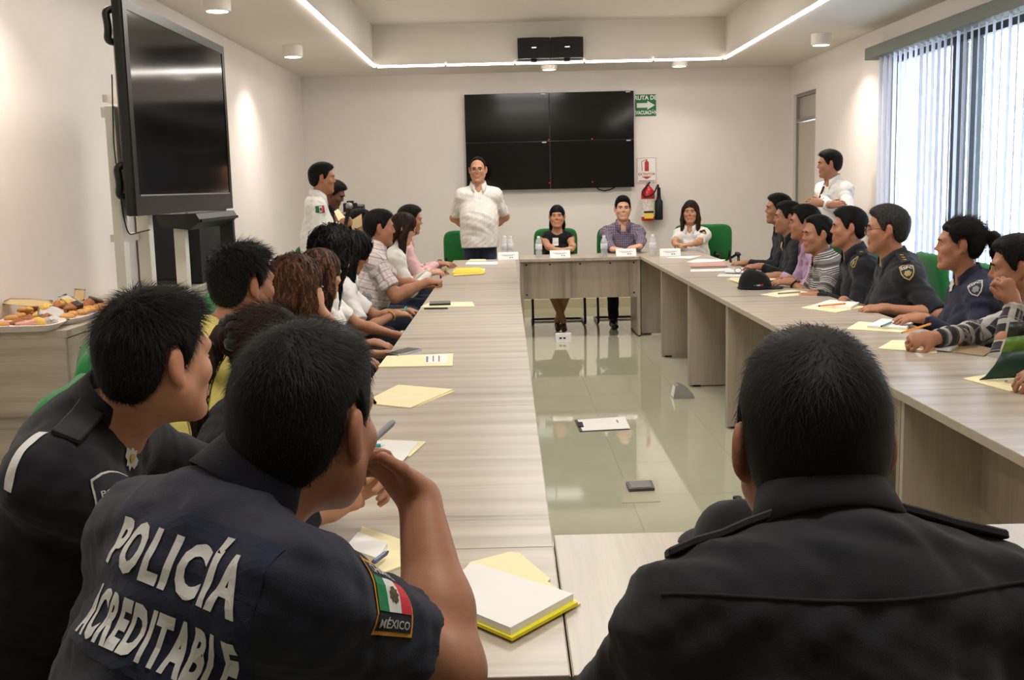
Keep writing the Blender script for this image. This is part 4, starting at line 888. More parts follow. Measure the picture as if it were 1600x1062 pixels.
        cme = ro.children[-1].data if False else COL.objects[-1].data; av = np.array([q.co[:] for q in cme.vertices]) + base - NB; at_ = cme.attributes.new('cuv', 'FLOAT_VECTOR', 'POINT'); at_.data.foreach_set('vector', np.stack([av @ tr, av @ u, av @ tf], 1).astype(np.float32).ravel())
    # ---- trousers or skirt, shoes
    LP = [ell(hip - u * .01, V3(.150 * g, .108 * g, .12) * s, np.array([tr, tf, u]), .06)]
    for hj, k_, an in kn:
        if skirt: LP += [bone(hj, k_ - (k_ - hj) * .15, .09 * s, .075 * s, None, .08, cut=True)]
        else: LP += [bone(hj, k_, .085 * s * g, .064 * s, None, .05), bone(k_, an, .064 * s, .052 * s, None, .03, cut=True)]
    th_ = h * 1.7; D, lo = field(LP, th_, (), lambda X, Y, Z: (.004 * np.sin(X * 37 + Z * 29) * np.sin(Y * 33 + Z * 21)).astype(np.float32)); lv, lf = nets(D, lo, th_); part('skirt' if skirt else 'trousers', mesh_np('skirt' if skirt else 'trousers', lv - base, lf, [legs]), None, ro)
    for hj, k_, an in kn:
        a0 = an * V3(1, 1, 0); sp_ = [bone(a0 + V3(0, 0, .04) - ld * .05, a0 + ld * .15 + V3(0, 0, .03), (.036, .038), (.036, .026), rt, .02), bone(a0 + V3(0, 0, .05), a0 + V3(0, 0, .10), .038, .04)]
        if skirt: sp_ = [bone(a0 + V3(0, 0, .05) - ld * .03, a0 + ld * .13 + V3(0, 0, .02), (.03, .03), (.03, .018), rt, .02), bone(a0 - ld * .05 + V3(0, 0, .05), a0 - ld * .055 + V3(0, 0, .005), .012, .009)]
        D, lo = field(sp_, .009, [lambda X, Y, Z: (.003 - Z + 0 * X + 0 * Y).astype(np.float32)]); ov, of = nets(D, lo, .009); part('shoe', mesh_np('shoe', ov - base, of, [BLACK if not skirt else mat('shoe_brown', (70, 44, 34), .5)]), None, ro)
    bv = BVHTree.FromPolygons([Vector(p) for p in sv], [tuple(q) for q in sf])
    rec = dict(root=ro, base=base, NB=NB, tr=tr, tf=tf, u=u, rt=rt, fw=fw, SL=SL, SR=SR, arms=arms, head=head, HR=HR, hs=hs, hw=hw, bvh=bv, hip=hip, sv=sv, kn=kn, loc=loc, T3=T3, s=s, hb=lambda: BVHTree.FromPolygons([Vector(p) for p in hv], [tuple(q) for q in hf])); PEOPLE[key] = rec; return rec
def decal(P, name, v2, faces, m, o, nrm_, upv, off=.0015, parent=None, edge=.012, depth=.06, bvh=None):
    """flat print or patch laid on the cloth: 2D shape pressed on to the shirt along -nrm"""
    nz = nrm(nrm_); uy = nrm(np.asarray(upv) - nz * np.dot(upv, nz)); ux = np.cross(uy, nz); b = BM(); vs = [b.verts.new((float(x), float(y), 0)) for x, y in v2]
    for q in faces:
        try: b.faces.new([vs[i] for i in q])
        except ValueError: pass
    bmesh.ops.triangulate(b, faces=b.faces[:])
    for _ in range(5):
        es = [e for e in b.edges if e.calc_length() > edge]
        if not es: break
        bmesh.ops.subdivide_edges(b, edges=es, cuts=1); bmesh.ops.triangulate(b, faces=b.faces[:])
    bv = bvh or P['bvh']; ext = np.abs(np.array([q.co[:2] for q in b.verts])).max(0); st = .008; nu, nv = int(ext[0] / st) + 2, int(ext[1] / st) + 2
    def walk(p, n_, d):
        d = d - n_ * d.dot(n_); d = nrm(d); h_ = bv.find_nearest(Vector(p + d * st)); q = np.array(h_[0]); m = np.array(h_[1]); m = nrm(m * .35 + n_ * .65); return q, m, d
    h0_ = bv.find_nearest(Vector(o)); G = {(0, 0): (np.array(h0_[0]), nz, uy, ux)}
    for sg in (1, -1):
        for k in range(1, nv + 1):
            p, n_, a_, c_ = G[0, sg * (k - 1)]; q, m_, d = walk(p, n_, a_ * sg); G[0, sg * k] = (q, m_, d * sg, c_)
    for jj in range(-nv, nv + 1):
        for sg in (1, -1):
            for k in range(1, nu + 1):
                p, n_, a_, c_ = G[sg * (k - 1), jj]; q, m_, d = walk(p, n_, c_ * sg); G[sg * k, jj] = (q, m_, a_, d * sg)
    for q in b.verts:
        fu, fv = q.co.x / st, q.co.y / st; iu, iv = math.floor(fu), math.floor(fv); tu, tv = fu - iu, fv - iv
        c4 = [(G[iu + a_, iv + c_], (tu if a_ else 1 - tu) * (tv if c_ else 1 - tv)) for a_ in (0, 1) for c_ in (0, 1)]
        p = sum(g_[0] * w_ for g_, w_ in c4); m_ = nrm(sum(g_[1] * w_ for g_, w_ in c4)); q.co = Vector(p + m_ * off - P['base'])
    b.normal_update(); flip = sum(f_.normal.dot(Vector(nz)) * f_.calc_area() for f_ in b.faces) < 0
    for q in b.faces:
        if flip: q.normal_flip()
    return part(name, b, m, parent or P['root'])
def rect(w, h): return [(-w / 2, -h / 2), (w / 2, -h / 2), (w / 2, h / 2), (-w / 2, h / 2)], [(0, 1, 2, 3)]
def poly(pts): return pts, [tuple(range(len(pts)))]
def glasses(P, m=None):
    hw, base, loc = P['hw'], P['base'], P['loc']; x, y, z = loc.T; m = m or FRAMEM
    b = BM()
    ro = P['root']; fy = .106
    for sg in (-1, 1):
        pts = [hw(sg * (.032 + .025 * math.copysign(abs(math.cos(a)) ** .6, math.cos(a))), fy - .01 * abs(.032 + .02 * math.cos(a)) * 6 * .3, -.002 + .016 * math.copysign(abs(math.sin(a)) ** .7, math.sin(a))) - base for a in np.linspace(0, 2 * math.pi, 18, endpoint=False)]
        tube(pts, .0016, 5, b, closed=True); tube([hw(sg * .057, fy - .006, .004) - base, hw(sg * .078, .07, .008) - base, hw(sg * .082, .0, .012) - base, hw(sg * .08, -.02, -.005) - base], .0017, 5, b)
    tube([hw(-.008, fy, .002) - base, hw(0, fy + .002, .005) - base, hw(.008, fy, .002) - base], .0016, 5, b)
    g = part('spectacles', b, m, ro, smooth=True); return g
# ================================================================ the people
def HD(x, ytop, Y, hs=.95, lift=.130): p = onY(x, ytop, Y); p[2] -= lift * hs; return p
def seat(P, yaw, label, back=.03): hp_ = P['hip'] - hframe(yaw)[1] * back; chair(hp_[0], hp_[1], yaw, 'green visitor chair under ' + label)
BR = (HBR, HBR2); DB = (HDB, HDB2); GR = (HG, HG2)
# --- foreground
# F1: back to us, navy polo, right elbow on the table, hand at his mouth
hd = V3(-.262, 1.36, 1.136)
f1 = person('front_left', 'man in navy polo lettered on the back, right elbow on table, hand at mouth', hd, by=42, hy=26, hp=4, hr=3, nb=(-.02, -.105, -.075), lean=.24, slean=.025, s=1.0, hs=1.0, shirt=POLOB, skin=1, sleeve='short', girth=1.0, hipz=.52, sh=.158,
            R_=dict(w=(-.135, 1.52, .985), pole=V3(.5, .1, -1), d=V3(-.6, .05, .6), n=V3(.55, .6, .45), side=V3(-.4, -.7, .1), curl=.85, spread=.1, fat=1.3, l1=.315, l2=.245), L=dict(w=(-.42, 1.56, .79), pole=V3(-.3, .2, -1)),
            hairk=dict(n=15000, hl=.016, w=.0011, h=.0045, light=.3, slen=.62, t=.009, cr=.93), h=.0045, fold=.0055, jaw=1.1, fatf=1.08, legdir=(.5, .86, 0), face=True)
# F2: back to us, black shirt with shoulder boards
hd = V3(.355, 1.26, 1.116)
f2 = person('front_right', 'broad man in black uniform shirt with shoulder boards seen from behind', hd, by=-2, hy=3, hp=2, nb=(-.005, -.105, -.075), lean=.22, s=1.04, hs=1.04, shirt=BLK, skin=1, sleeve='long', girth=1.08, hipz=.52, sh=.16,
            L=dict(w=(.19, 1.5, .79), pole=V3(-.6, -.3, -.7), d=V3(.5, .8, 0)), R_=dict(w=(.58, 1.5, .79), pole=V3(.9, -.3, -.4), d=V3(-.5, .8, 0)), hairk=dict(n=15000, hl=.016, w=.0011, h=.0045, light=.3, t=.012, lift=.2), h=.0055, fold=.006, jaw=1.1, fatf=1.12)
# L1: black shirt, star badge, looks away to the right
hd = V3(-.608, 1.86, 1.146)
l1 = person('left_officer', 'man in black uniform shirt with star badge, hands clasped over the table', hd, by=90, hy=44, hp=2, nb=(-.03, -.12, -.095), lean=.24, s=1.0, hs=.93, shirt=BLK, skin=0, sleeve='long', girth=1.1, hipz=.53,
            L=dict(w=(-.34, 2.10, .84), pole=V3(-.3, 1, -.6), d=V3(.9, -.25, .35), n=V3(.1, .9, .35), side=V3(0, 0, 1), curl=.75), R_=dict(w=(-.375, 1.98, .835), pole=V3(-.4, -1, -.6), d=V3(.8, .5, .32), n=V3(.35, -.9, .3), side=V3(0, 0, 1), curl=.75),
            hairk=dict(n=13000, hl=.026, w=.0013, h=.005, light=.3, t=.012, lift=.5), h=.005, fold=.005, fatf=1.02)
# --- left row
p = person('scrunchie', 'woman in black with a black scrunchie in her brown hair, behind front man', HD(418, 478, 2.72, .92), by=80, hy=55, hp=12, fem=True, s=.92, hs=.92, shirt=BTOP, sleeve='long', hair='pony', hm=DB, skin=1, lean=.16, h=.0065, face=True,
           hairk=dict(n=3500, hl=.05, w=.0016, t=.012, tail=[(-.02, -.13, .03), (-.05, -.16, -.06), (-.07, -.15, -.20), (-.08, -.14, -.30)]), L=dict(w=(-.46, 2.95, .62)), R_=dict(w=(-.45, 2.75, .62))); scr = p
seat(p, 82, 'the woman with the black scrunchie', .04)
p = person('yellow', 'man with thick black hair in a pale yellow shirt, seen from behind', HD(378, 383, 3.5, .98), by=62, hy=48, hp=2, nb=(0, -.09, -.13), lean=.14, s=.98, hs=.98, shirt=YSHIRT, skin=1, sleeve='long', collar='', hairk=dict(n=6000, hl=.03, w=.002, t=.016, lift=.6, rough=.004, fr=150, top=1), h=.0065, girth=1.05, L=dict(w=(-.55, 3.75, .62)), R_=dict(w=(-.56, 3.5, .62))); yel = p
seat(p, 70, 'the man in the yellow shirt', .02)
p = person('wavy', 'woman with wavy brown hair past her shoulders, hand raised to her cheek', HD(462, 399, 4.35, .93), by=70, hy=52, hp=8, fem=True, s=.93, hs=.93, shirt=BTOP, sleeve='short', hair='wavy', hm=BR, skin=0, lean=.12, h=.007, hairk=dict(len=.20, n=1000, t=.016, rough=.005, light=.4, wide=.095), R_=dict(w=tuple(onY(497, 478, 4.33)), pole=V3(.3, -.4, -1), d=V3(-.1, .05, 1), n=V3(.8, -.4, 0), side=V3(-.3, .8, 0), curl=.25), L=dict(w=(-.62, 4.55, .62)))
seat(p, 75, 'the woman with wavy brown hair', .1)
p = person('straight', 'woman with long straight dark brown hair in a navy top', HD(500, 388, 5.05, .93), by=72, hy=58, hp=10, fem=True, s=.93, hs=.93, shirt=NAVYB, sleeve='short', hair='long', hm=(HDB, HBR2), skin=0, lean=.12, hairk=dict(len=.26, n=700, light=.4, fronts=(1,)), R_=dict(w=tuple(onY(560, 560, 5.0)), d=V3(1, .2, -.3)), L=dict(w=(-.6, 5.25, .63)))
seat(p, 78, 'the woman with long straight hair', .1)
p = person('curly', 'woman with a mass of long black curly hair and a white top', HD(520, 357, 5.75, .94), by=75, hy=65, hp=10, fem=True, s=.95, hs=.94, shirt=WSHIRT, sleeve='short', hair='curly', skin=1, lean=.12, hairk=dict(len=.34, n=1300, t=.026, rough=.013, fr=85, wide=.12, light=.4, w=.0026), R_=dict(w=tuple(onY(585, 535, 5.7)), d=V3(1, .1, -.3)), L=dict(w=(-.62, 5.95, .63)))
seat(p, 78, 'the woman with black curly hair', .1)
p = person('polo', 'woman in white polo with flag on sleeve looking down at her lap', HD(552, 362, 6.55, .94), by=80, hy=82, hp=30, fem=True, s=.96, hs=.94, shirt=WUNI, sleeve='short', hair='wavy', skin=1, lean=.14, girth=1.06, hairk=dict(len=.06, n=300, t=.018, fronts=(1,), light=.3), R_=dict(w=tuple(onY(618, 490, 6.45)), d=V3(.8, .5, -.1)), L=dict(w=tuple(onY(640, 486, 6.65)), d=V3(.8, -.4, -.1))); polo = p
seat(p, 80, 'the woman in the white polo', .1)
p = person('plaid', 'heavy man in white plaid short sleeved shirt, forearm on the table', HD(592, 327, 7.6, 1.0), by=80, hy=80, hp=4, s=1.02, hs=1.0, shirt=PLAIDW, legs=JEANS, skin=1, nb=(0, -.05, -.13), lean=.14, girth=1.25, belly=.04, fatf=1.15, jaw=1.15, R_=dict(w=tuple(onZ(668, 440, .79)), pole=V3(-.1, -.5, -1), d=V3(1, .1, 0), fist=True, fat=1.15), L=dict(w=(-.55, 7.9, .72)))
seat(p, 80, 'the man in the white plaid shirt', .08)
p = person('reader', 'woman with glasses in white shirt reading a folded paper in her hand', HD(630, 332, 8.45, .94), by=80, hy=82, hp=22, fem=True, s=.97, hs=.94, shirt=WSHIRT, sleeve='long', hair='long', hm=DB, skin=2, lean=.14, hairk=dict(len=.05, n=260, fronts=(1,)), R_=dict(w=tuple(onY(672, 427, 8.4)), d=V3(1, 0, .15), curl=.6), L=dict(w=tuple(onY(676, 424, 8.6)), d=V3(1, 0, .1)), legs=JEANS); glasses(p); reader = p
seat(p, 80, 'the woman reading a paper', .08)
p = person('pink', 'man in pale pink shirt with bright pink neck lanyard at the table', HD(640, 320, 9.25, .97), by=82, hy=78, hp=8, s=.96, hs=.97, shirt=PINKS, sleeve='long', skin=1, lean=.12, R_=dict(w=tuple(onY(684, 412, 9.2)), d=V3(1, 0, 0)), L=dict(w=tuple(onY(690, 412, 9.4)), d=V3(1, 0, 0)), legs=JEANS); pink = p
seat(p, 82, 'the man in the pink shirt', .08)
p = person('folder', 'dark haired person seated by the wall behind a raised tan folder', HD(561, 326, 9.2, .95), by=95, hy=95, hp=12, s=.93, hs=.95, shirt=BTOP, sleeve='short', skin=1, lean=.1, R_=dict(w=tuple(onY(560, 375, 9.0)), d=V3(.3, -.1, 1), pole=V3(-.3, -.4, -1)), L=dict(w=(-.98, 9.3, .7))); fold_p = p
seat(p, 95, 'the person behind the tan folder', .08)
# --- standing, far left
p = person('mic', 'standing man in white uniform shirt with flag patch holding a microphone', HD(503, 254, 9.0, .98), by=82, hy=82, hp=3, s=1.0, hs=.98, shirt=WUNI, sleeve='long', stand=True, lean=.0, skin=1, hairk=dict(t=.013), R_=dict(w=tuple(onY(532, 350, 8.86)), pole=V3(-.8, -.5, -1), d=V3(.9, .1, .25), n=V3(.1, -1, .2), side=V3(0, 0, 1), fist=True), L=dict(w=tuple(onY(528, 352, 9.15)), pole=V3(-.8, .5, -1), d=V3(1, 0, .3), side=V3(0, 0, 1), fist=True)); mic = p
p = person('photographer', 'standing person in black shirt looking down at a camera behind the microphone speaker', HD(521, 281, 9.75, .95), by=100, hy=100, hp=28, s=.96, hs=.95, shirt=BTOP, sleeve='short', stand=True, lean=.03, skin=3, R_=dict(w=tuple(onY(526, 338, 9.6)), pole=V3(-.5, -.6, -1), d=V3(.9, .1, .3)), L=dict(w=tuple(onY(531, 338, 9.85)), pole=V3(-.5, .6, -1), d=V3(.9, -.1, .3))); photog = p
# --- head of the table
h0 = HD(746, 244, 10.75, 1.0); Bq = hframe(178)
p = person('speaker', 'balding man with glasses standing in a white pleated shirt, hands behind back', h0, by=178, hy=184, hp=4, s=1.0, hs=1.0, shirt=BARONG, legs=JEANS, stand=True, lean=-.02, skin=0, vneck=True, hair='bald', girth=1.06, belly=.02, fatf=1.06, nb=(0, -.045, -.165), hairk=dict(n=1500, slen=.86, t=.006, hl=.010),
           L=dict(w=V3(h0[0] + .06, h0[1] + .20, .98), pole=V3(1, .3, 0)), R_=dict(w=V3(h0[0] - .06, h0[1] + .20, .98), pole=V3(-1, .3, 0))); glasses(p); spk = p
chair(-.42, 11.22, 176, 'green visitor chair just behind the standing man in the white shirt')
p = person('black_dress', 'woman in sleeveless black top with white badge, hands joined on table', HD(870, 319, 11.05, .94), by=180, hy=184, fem=True, s=.96, hs=.94, shirt=BTOP, sleeve='none', legs=BTOP, hair='long', skin=0, collar='', lean=.08, skirt=True, cross=True, nb=(0, -.03, -.165), hairk=dict(len=.03, n=300, fronts=(), wide=.078, light=.2, t=.005), L=dict(w=tuple(onZ(893, 393, .79)), pole=V3(.8, .2, -.6), d=V3(-.9, -.2, .0)), R_=dict(w=tuple(onZ(872, 393, .79)), pole=V3(-.8, .2, -.6), d=V3(.9, -.2, .0))); wblk = p
chair(p['hip'][0] - .0, p['hip'][1] + .05, 180, 'green visitor chair under the woman in the sleeveless black top')
p = person('purple', 'man in purple checked long sleeved shirt seated at the head table', HD(973, 306, 11.05, .98), by=180, hy=182, s=.99, hs=.98, shirt=PLAIDP, sleeve='long', skin=2, vneck=True, lean=.1, girth=1.1, nb=(0, -.04, -.165), L=dict(w=tuple(onZ(1000, 390, .79)), pole=V3(.9, .2, -.5), d=V3(-.8, -.5, 0)), R_=dict(w=tuple(onZ(958, 390, .79)), pole=V3(-.9, .2, -.5), d=V3(.8, -.5, 0)), fatf=1.04); purp = p
chair(p['hip'][0], p['hip'][1] + .05, 180, 'green visitor chair under the man in the purple checked shirt')
p = person('white_uniform', 'woman with shoulder length dark hair in white uniform shirt with shield patch', HD(1079, 312, 11.15, .94), by=205, hy=196, hp=2, fem=True, s=.96, hs=.94, shirt=WUNI, sleeve='short', skin=0, hair='long', hm=DB, lean=.08, vneck=True, nb=(0, -.035, -.165), girth=1.05, hairk=dict(len=.0, n=300, fronts=(-1, 1), light=.35, t=.008), L=dict(w=tuple(onZ(1072, 388, .79)), pole=V3(.8, .3, -.6), d=V3(-1, 0, 0)), R_=dict(w=tuple(onZ(1052, 388, .79)), pole=V3(-.8, .2, -.6), d=V3(.6, -.6, 0))); wwh = p
chair(p['hip'][0], p['hip'][1] + .1, 198, 'green visitor chair under the woman in the white uniform shirt')
# --- wall, right
p = person('wall', 'young man in white shirt standing against the right wall with arms crossed', HD(1296, 234, 9.7, .96), by=-112, hy=-82, hp=3, s=.98, hs=.96, shirt=WSHIRT, sleeve='long', stand=True, lean=.02, skin=1, hairk=dict(t=.013), L=dict(w=tuple(onY(1284, 318, 9.42)), pole=V3(.6, -.8, -.8), d=V3(-.9, .4, .15), n=V3(-1, 0, .3), side=V3(0, 0, 1)), R_=dict(w=tuple(onY(1296, 321, 9.36)), pole=V3(-.8, .6, -.8), d=V3(.9, -.3, .1), n=V3(-1, -.2, .3), side=V3(0, 0, 1))); wal = p
# --- right row
def rr(key, label, x, yt, Y, seatlab, **k):
    d = dict(by=-86, hy=-80, s=.97, hs=.96, shirt=BLK, skin=1, lean=.10, sleeve='long', nb=(0, -.06, -.15)); d.update(k)
    p = person(key, label, HD(x, yt, Y, d['hs']), **d); seat(p, d['by'], seatlab, .08); return p
r1 = rr('r1', 'man in black uniform, farthest sitter of the right row', 1216, 302, 8.85, 'the farthest sitter of the right row', hy=-88, hr=-4, R_=dict(w=tuple(onY(1172, 414, 9.0)), d=V3(-1, 0, 0)), L=dict(w=tuple(onY(1168, 411, 8.7)), d=V3(-1, .2, 0)))
r2 = rr('r2', 'man in black uniform with a badge, between farthest sitter and lilac shirt', 1231, 314, 8.2, 'the second farthest sitter of the right row', hy=-84, girth=1.05, R_=dict(w=tuple(onY(1192, 416, 8.35)), d=V3(-1, 0, 0)), L=dict(w=tuple(onY(1190, 416, 8.05)), d=V3(-1, .2, 0)))
r3 = rr('r3', 'man with black hair in lilac shirt leaning over the table', 1257, 320, 7.6, 'the man in the lilac shirt', shirt=LILAC, hairk=dict(t=.014), R_=dict(w=tuple(onY(1210, 432, 7.7)), d=V3(-1, 0, 0)), L=dict(w=tuple(onY(1218, 430, 7.45)), d=V3(-1, .2, 0)), lean=.16)
r4 = rr('r4', 'man with receding hair in grey and white striped polo, watch on wrist', 1278, 336, 7.0, 'the man in the striped polo', shirt=STRIPE, sleeve='short', hy=-98, hp=2, girth=1.1, hcut=[(-.13, -.075), (-.06, -.082), (-.036, -.05), (-.028, -.015), (-.022, .022), (.004, .030), (.012, -.012), (.028, -.010), (.036, .02), (.045, .055), (.06, .085), (.12, .11)], hairk=dict(n=1800, hl=.01), L=dict(w=tuple(onY(1238, 440, 6.85)), d=V3(-1, .3, 0)), R_=dict(w=tuple(onY(1236, 436, 7.1)), d=V3(-1, 0, 0)))
r5 = rr('r5', 'man in black uniform with yellow shield patch, behind man with glasses', 1326, 323, 6.5, 'the man with the yellow shield patch', hy=-82, hairk=dict(t=.012), L=dict(w=tuple(onY(1275, 462, 6.35)), d=V3(-1, .3, 0)), R_=dict(w=tuple(onY(1272, 458, 6.6)), d=V3(-1, 0, 0)))
r6 = rr('r6', 'heavy man with glasses in black uniform with shield patch and shoulder bars', 1386, 320, 5.75, 'the man with glasses and shoulder bars', hy=-76, hs=1.0, s=1.03, girth=1.22, belly=.03, sleeve='short', hm=GR, fatf=1.12, jaw=1.12, hairk=dict(t=.013, n=2500, slen=.95), L=dict(w=tuple(onY(1385, 482, 5.45)), d=V3(-.9, .5, 0), pole=V3(.6, -.8, -.6)), R_=dict(w=tuple(onY(1318, 470, 5.9)), d=V3(-.4, -.3, -.5))); glasses(r6)
r7 = rr('r7', 'woman with black ponytail in dark blue uniform with grey shield patch', 1500, 339, 5.0, 'the woman with the black ponytail', fem=True, hy=-76, hs=.97, s=1.0, girth=1.15, shirt=NAVYB, hair='pony', hairk=dict(t=.012, n=3000, hl=.05, tail=[(0, -.15, .03), (0.0, -.17, -.03), (.0, -.16, -.11)]), L=dict(w=tuple(onY(1445, 497, 4.85)), d=V3(-1, .3, 0)), R_=dict(w=tuple(onY(1432, 495, 5.05)), d=V3(-1, 0, 0)), nb=(0, -.07, -.15))
r8 = rr('r8', 'man in black and white checked shirt writing, chin on his hand', 1592, 367, 4.3, 'the man in the checked shirt', hy=-72, hp=6, shirt=PLAIDB, hs=1.0, s=1.0, h=.0065, lean=.2, L=dict(w=tuple(onY(1584, 474, 4.14)), pole=V3(-.3, -.5, -1), d=V3(-.25, .1, .8), n=V3(.4, -.8, -.2), side=V3(-.7, .2, .4), curl=.9), R_=dict(w=tuple(onZ(1460, 528, .80)), pole=V3(.1, .8, -.5), d=V3(-1, -.1, -.05), n=V3(0, -.6, .8), side=V3(-.3, -1, .2), curl=.9), hairk=dict(t=.014))
r9 = rr('r9', 'person mostly outside the right photo edge, hand with ring on the table', 1800, 390, 3.45, 'the person outside the right photo edge', hy=-90, shirt=BTOP, sleeve='short', skin=1, h=.0075, lean=.16, R_=dict(w=tuple(onZ(1632, 590, .80)), pole=V3(.2, .8, -.6), d=V3(-1, 0, .0), n=V3(0, -.3, 1), side=V3(-.2, -1, 0), curl=.6), L=dict(w=(1.93, 3.3, .8), d=V3(-1, .2, 0)))

seat(f1, 42, 'the man in the lettered navy polo', .06); seat(f2, 0, 'the broad officer at bottom right', .06); seat(l1, 90, 'the officer with the star badge', .06)
# ================================================================ badges, patches and lettering on clothes
def hit(P, x, y, bvh=None):
    r = ray(x, y); h_ = (bvh or P['bvh']).ray_cast(Vector(CAM), Vector(nrm(r))); return (np.array(h_[0]), np.array(h_[1])) if h_[0] is not None else (None, None)
def frame_at(P, c, upx, rpx, fb_n=None):
    """origin, normal and up of the cloth under a spot: three points felt on the surface"""
    o, n0 = hit(P, *c); a, _ = hit(P, *upx); b, _ = hit(P, *rpx)
    if o is None: return None
    if a is None or b is None: return o, n0, P['u']
    n = nrm(np.cross(b - o, a - o)); n = n if n.dot(CAM - o) > 0 else -n; return o, n, nrm(a - o)
SILVER = mat('silver_thread', (196, 194, 186), .6); GOLD = mat('gold_thread', (190, 160, 80), .55); PRINTW = mat('print_white', (214, 212, 210), .75); PANELB = cloth('navy_back_panel', (30, 34, 56)); FG = mat('flag_green', (0, 120, 66), .7); FR = mat('flag_red', (196, 34, 44), .7); DKP = mat('patch_dark', (22, 24, 36), .75); ORANGE = mat('patch_orange', (216, 150, 50), .7)
def star(n, r0, r1): return [((r0 if i % 2 == 0 else r1) * math.cos(math.pi * i / n), (r0 if i % 2 == 0 else r1) * math.sin(math.pi * i / n)) for i in range(2 * n)]
def shift(v, dx, dy, s=1.0): return [(x * s + dx, y * s + dy) for x, y in v]
def shield(w, h): return [(-w * .5, h * .42), (-w * .25, h * .5), (0, h * .44), (w * .25, h * .5), (w * .5, h * .42), (w * .46, -.05 * h), (w * .3, -.32 * h), (0, -h * .5), (-w * .3, -.32 * h), (-w * .46, -.05 * h)]
def fit(v, w, h):
    v = np.array(v); v = v - (v.min(0) + v.max(0)) / 2; sz = v.max(0) - v.min(0); return v * np.array([w / sz[0], h / sz[1]])
# front man: back panel and sleeve patch
F = frame_at(f1, (246, 926), (277, 850), (318, 956))
o, n, up = F
v, fc = rect(.285, .19); decal(f1, 'back_panel', v, fc, PANELB, o, n, up, .0012, edge=.02)
v, fc = text_geo('POLICÍA', .1, .0046, 1, 3, 1.16); v = fit(v, .245, .08); decal(f1, 'lettering', v + np.array([0, .044]), fc, PRINTW, o, n, up, .003, edge=.014)
v, fc = text_geo('ACREDITABLE', .1, .0048, 1, 3, 1.14); v = fit(v, .252, .062); decal(f1, 'lettering', v + np.array([0, -.048]), fc, PRINTW, o, n, up, .003, edge=.014)
def flagpatch(P, c, upx, rpx, w, h, border, words, parent=None):
    F = frame_at(P, c, upx, rpx)
    if F is None: return
    o, n, up = F; b = decal(P, 'flag_patch', *rect(w, h), border, o, n, up, .0022, edge=.012); d0 = .0028
    band = .24 if words else .0; m = .07
    if words:
        decal(P, 'name_band', *rect(w * .9, h * .9), DKP, o, n, up, d0, parent=b)
        for t_, yy in ((words[0], .345), (words[1], -.345)):
            v, fc = text_geo(t_, .1, .0015, 1, 2); v = fit(v, w * .74, h * .13) + np.array([0, yy * h]); decal(P, 'lettering', v, fc, SILVER, o, n, up, .0045, parent=b)
    fh = h * (.44 if words else .86); fw_ = w * .9 / 3
    for i, mm in enumerate((FG, PRINTW, FR)): decal(P, 'stripe', np.array(rect(fw_, fh)[0]) + np.array([(i - 1) * fw_, 0]), rect(1, 1)[1], mm, o, n, up, .0038, parent=b)
    decal(P, 'emblem', fit(star(9, 1, .7), fh * .42, fh * .5), [tuple(range(18))], mat('emblem_brown', (84, 70, 48), .7), o, n, up, .0048, parent=b)
flagpatch(f1, (612, 930), (592, 903), (636, 908), .08, .094, ORANGE, ('CHIAPAS', 'MÉXICO'))
# second officer: star, sleeve patch, white stripe, pocket
F = frame_at(l1, (204, 716), (198, 702), (212, 714))
if F:
    o, n, up = F; b = decal(l1, 'star_badge', star(8, .024, .0145), [tuple(range(16))], SILVER, o, n, up, .003); decal(l1, 'badge_centre', star(8, .008, .0075), [tuple(range(16))], GOLD, o, n, up, .0045, parent=b)
F = frame_at(l1, (188, 775), (180, 752), (210, 768))
if F:
    o, n, up = F; w, h = .088, .098; sh_ = [(-w / 2, h * .40), (-w * .25, h * .48), (0, h * .5), (w * .25, h * .48), (w / 2, h * .40), (w / 2, -h * .3), (0, -h * .5), (-w / 2, -h * .3)]
    b = decal(l1, 'sleeve_patch', *poly(sh_), SILVER, o, n, up, .002); decal(l1, 'patch_field', *poly(shift(sh_, 0, 0, .92)), DKP, o, n, up, .003, parent=b)
    for t_, yy, ww in (('POLICÍA', .012, .066), ('ACREDITABLE', -.012, .072)):
        v, fc = text_geo(t_, .1, .001, 1, 2); decal(l1, 'lettering', fit(v, ww, .014) + np.array([0, yy]), fc, SILVER, o, n, up, .0042, parent=b)
F = frame_at(l1, (28, 712), (48, 690), (36, 722))
if F: o, n, up = F; decal(l1, 'reflective_stripe', *rect(.018, .12), PRINTW, o, n, up, .002)
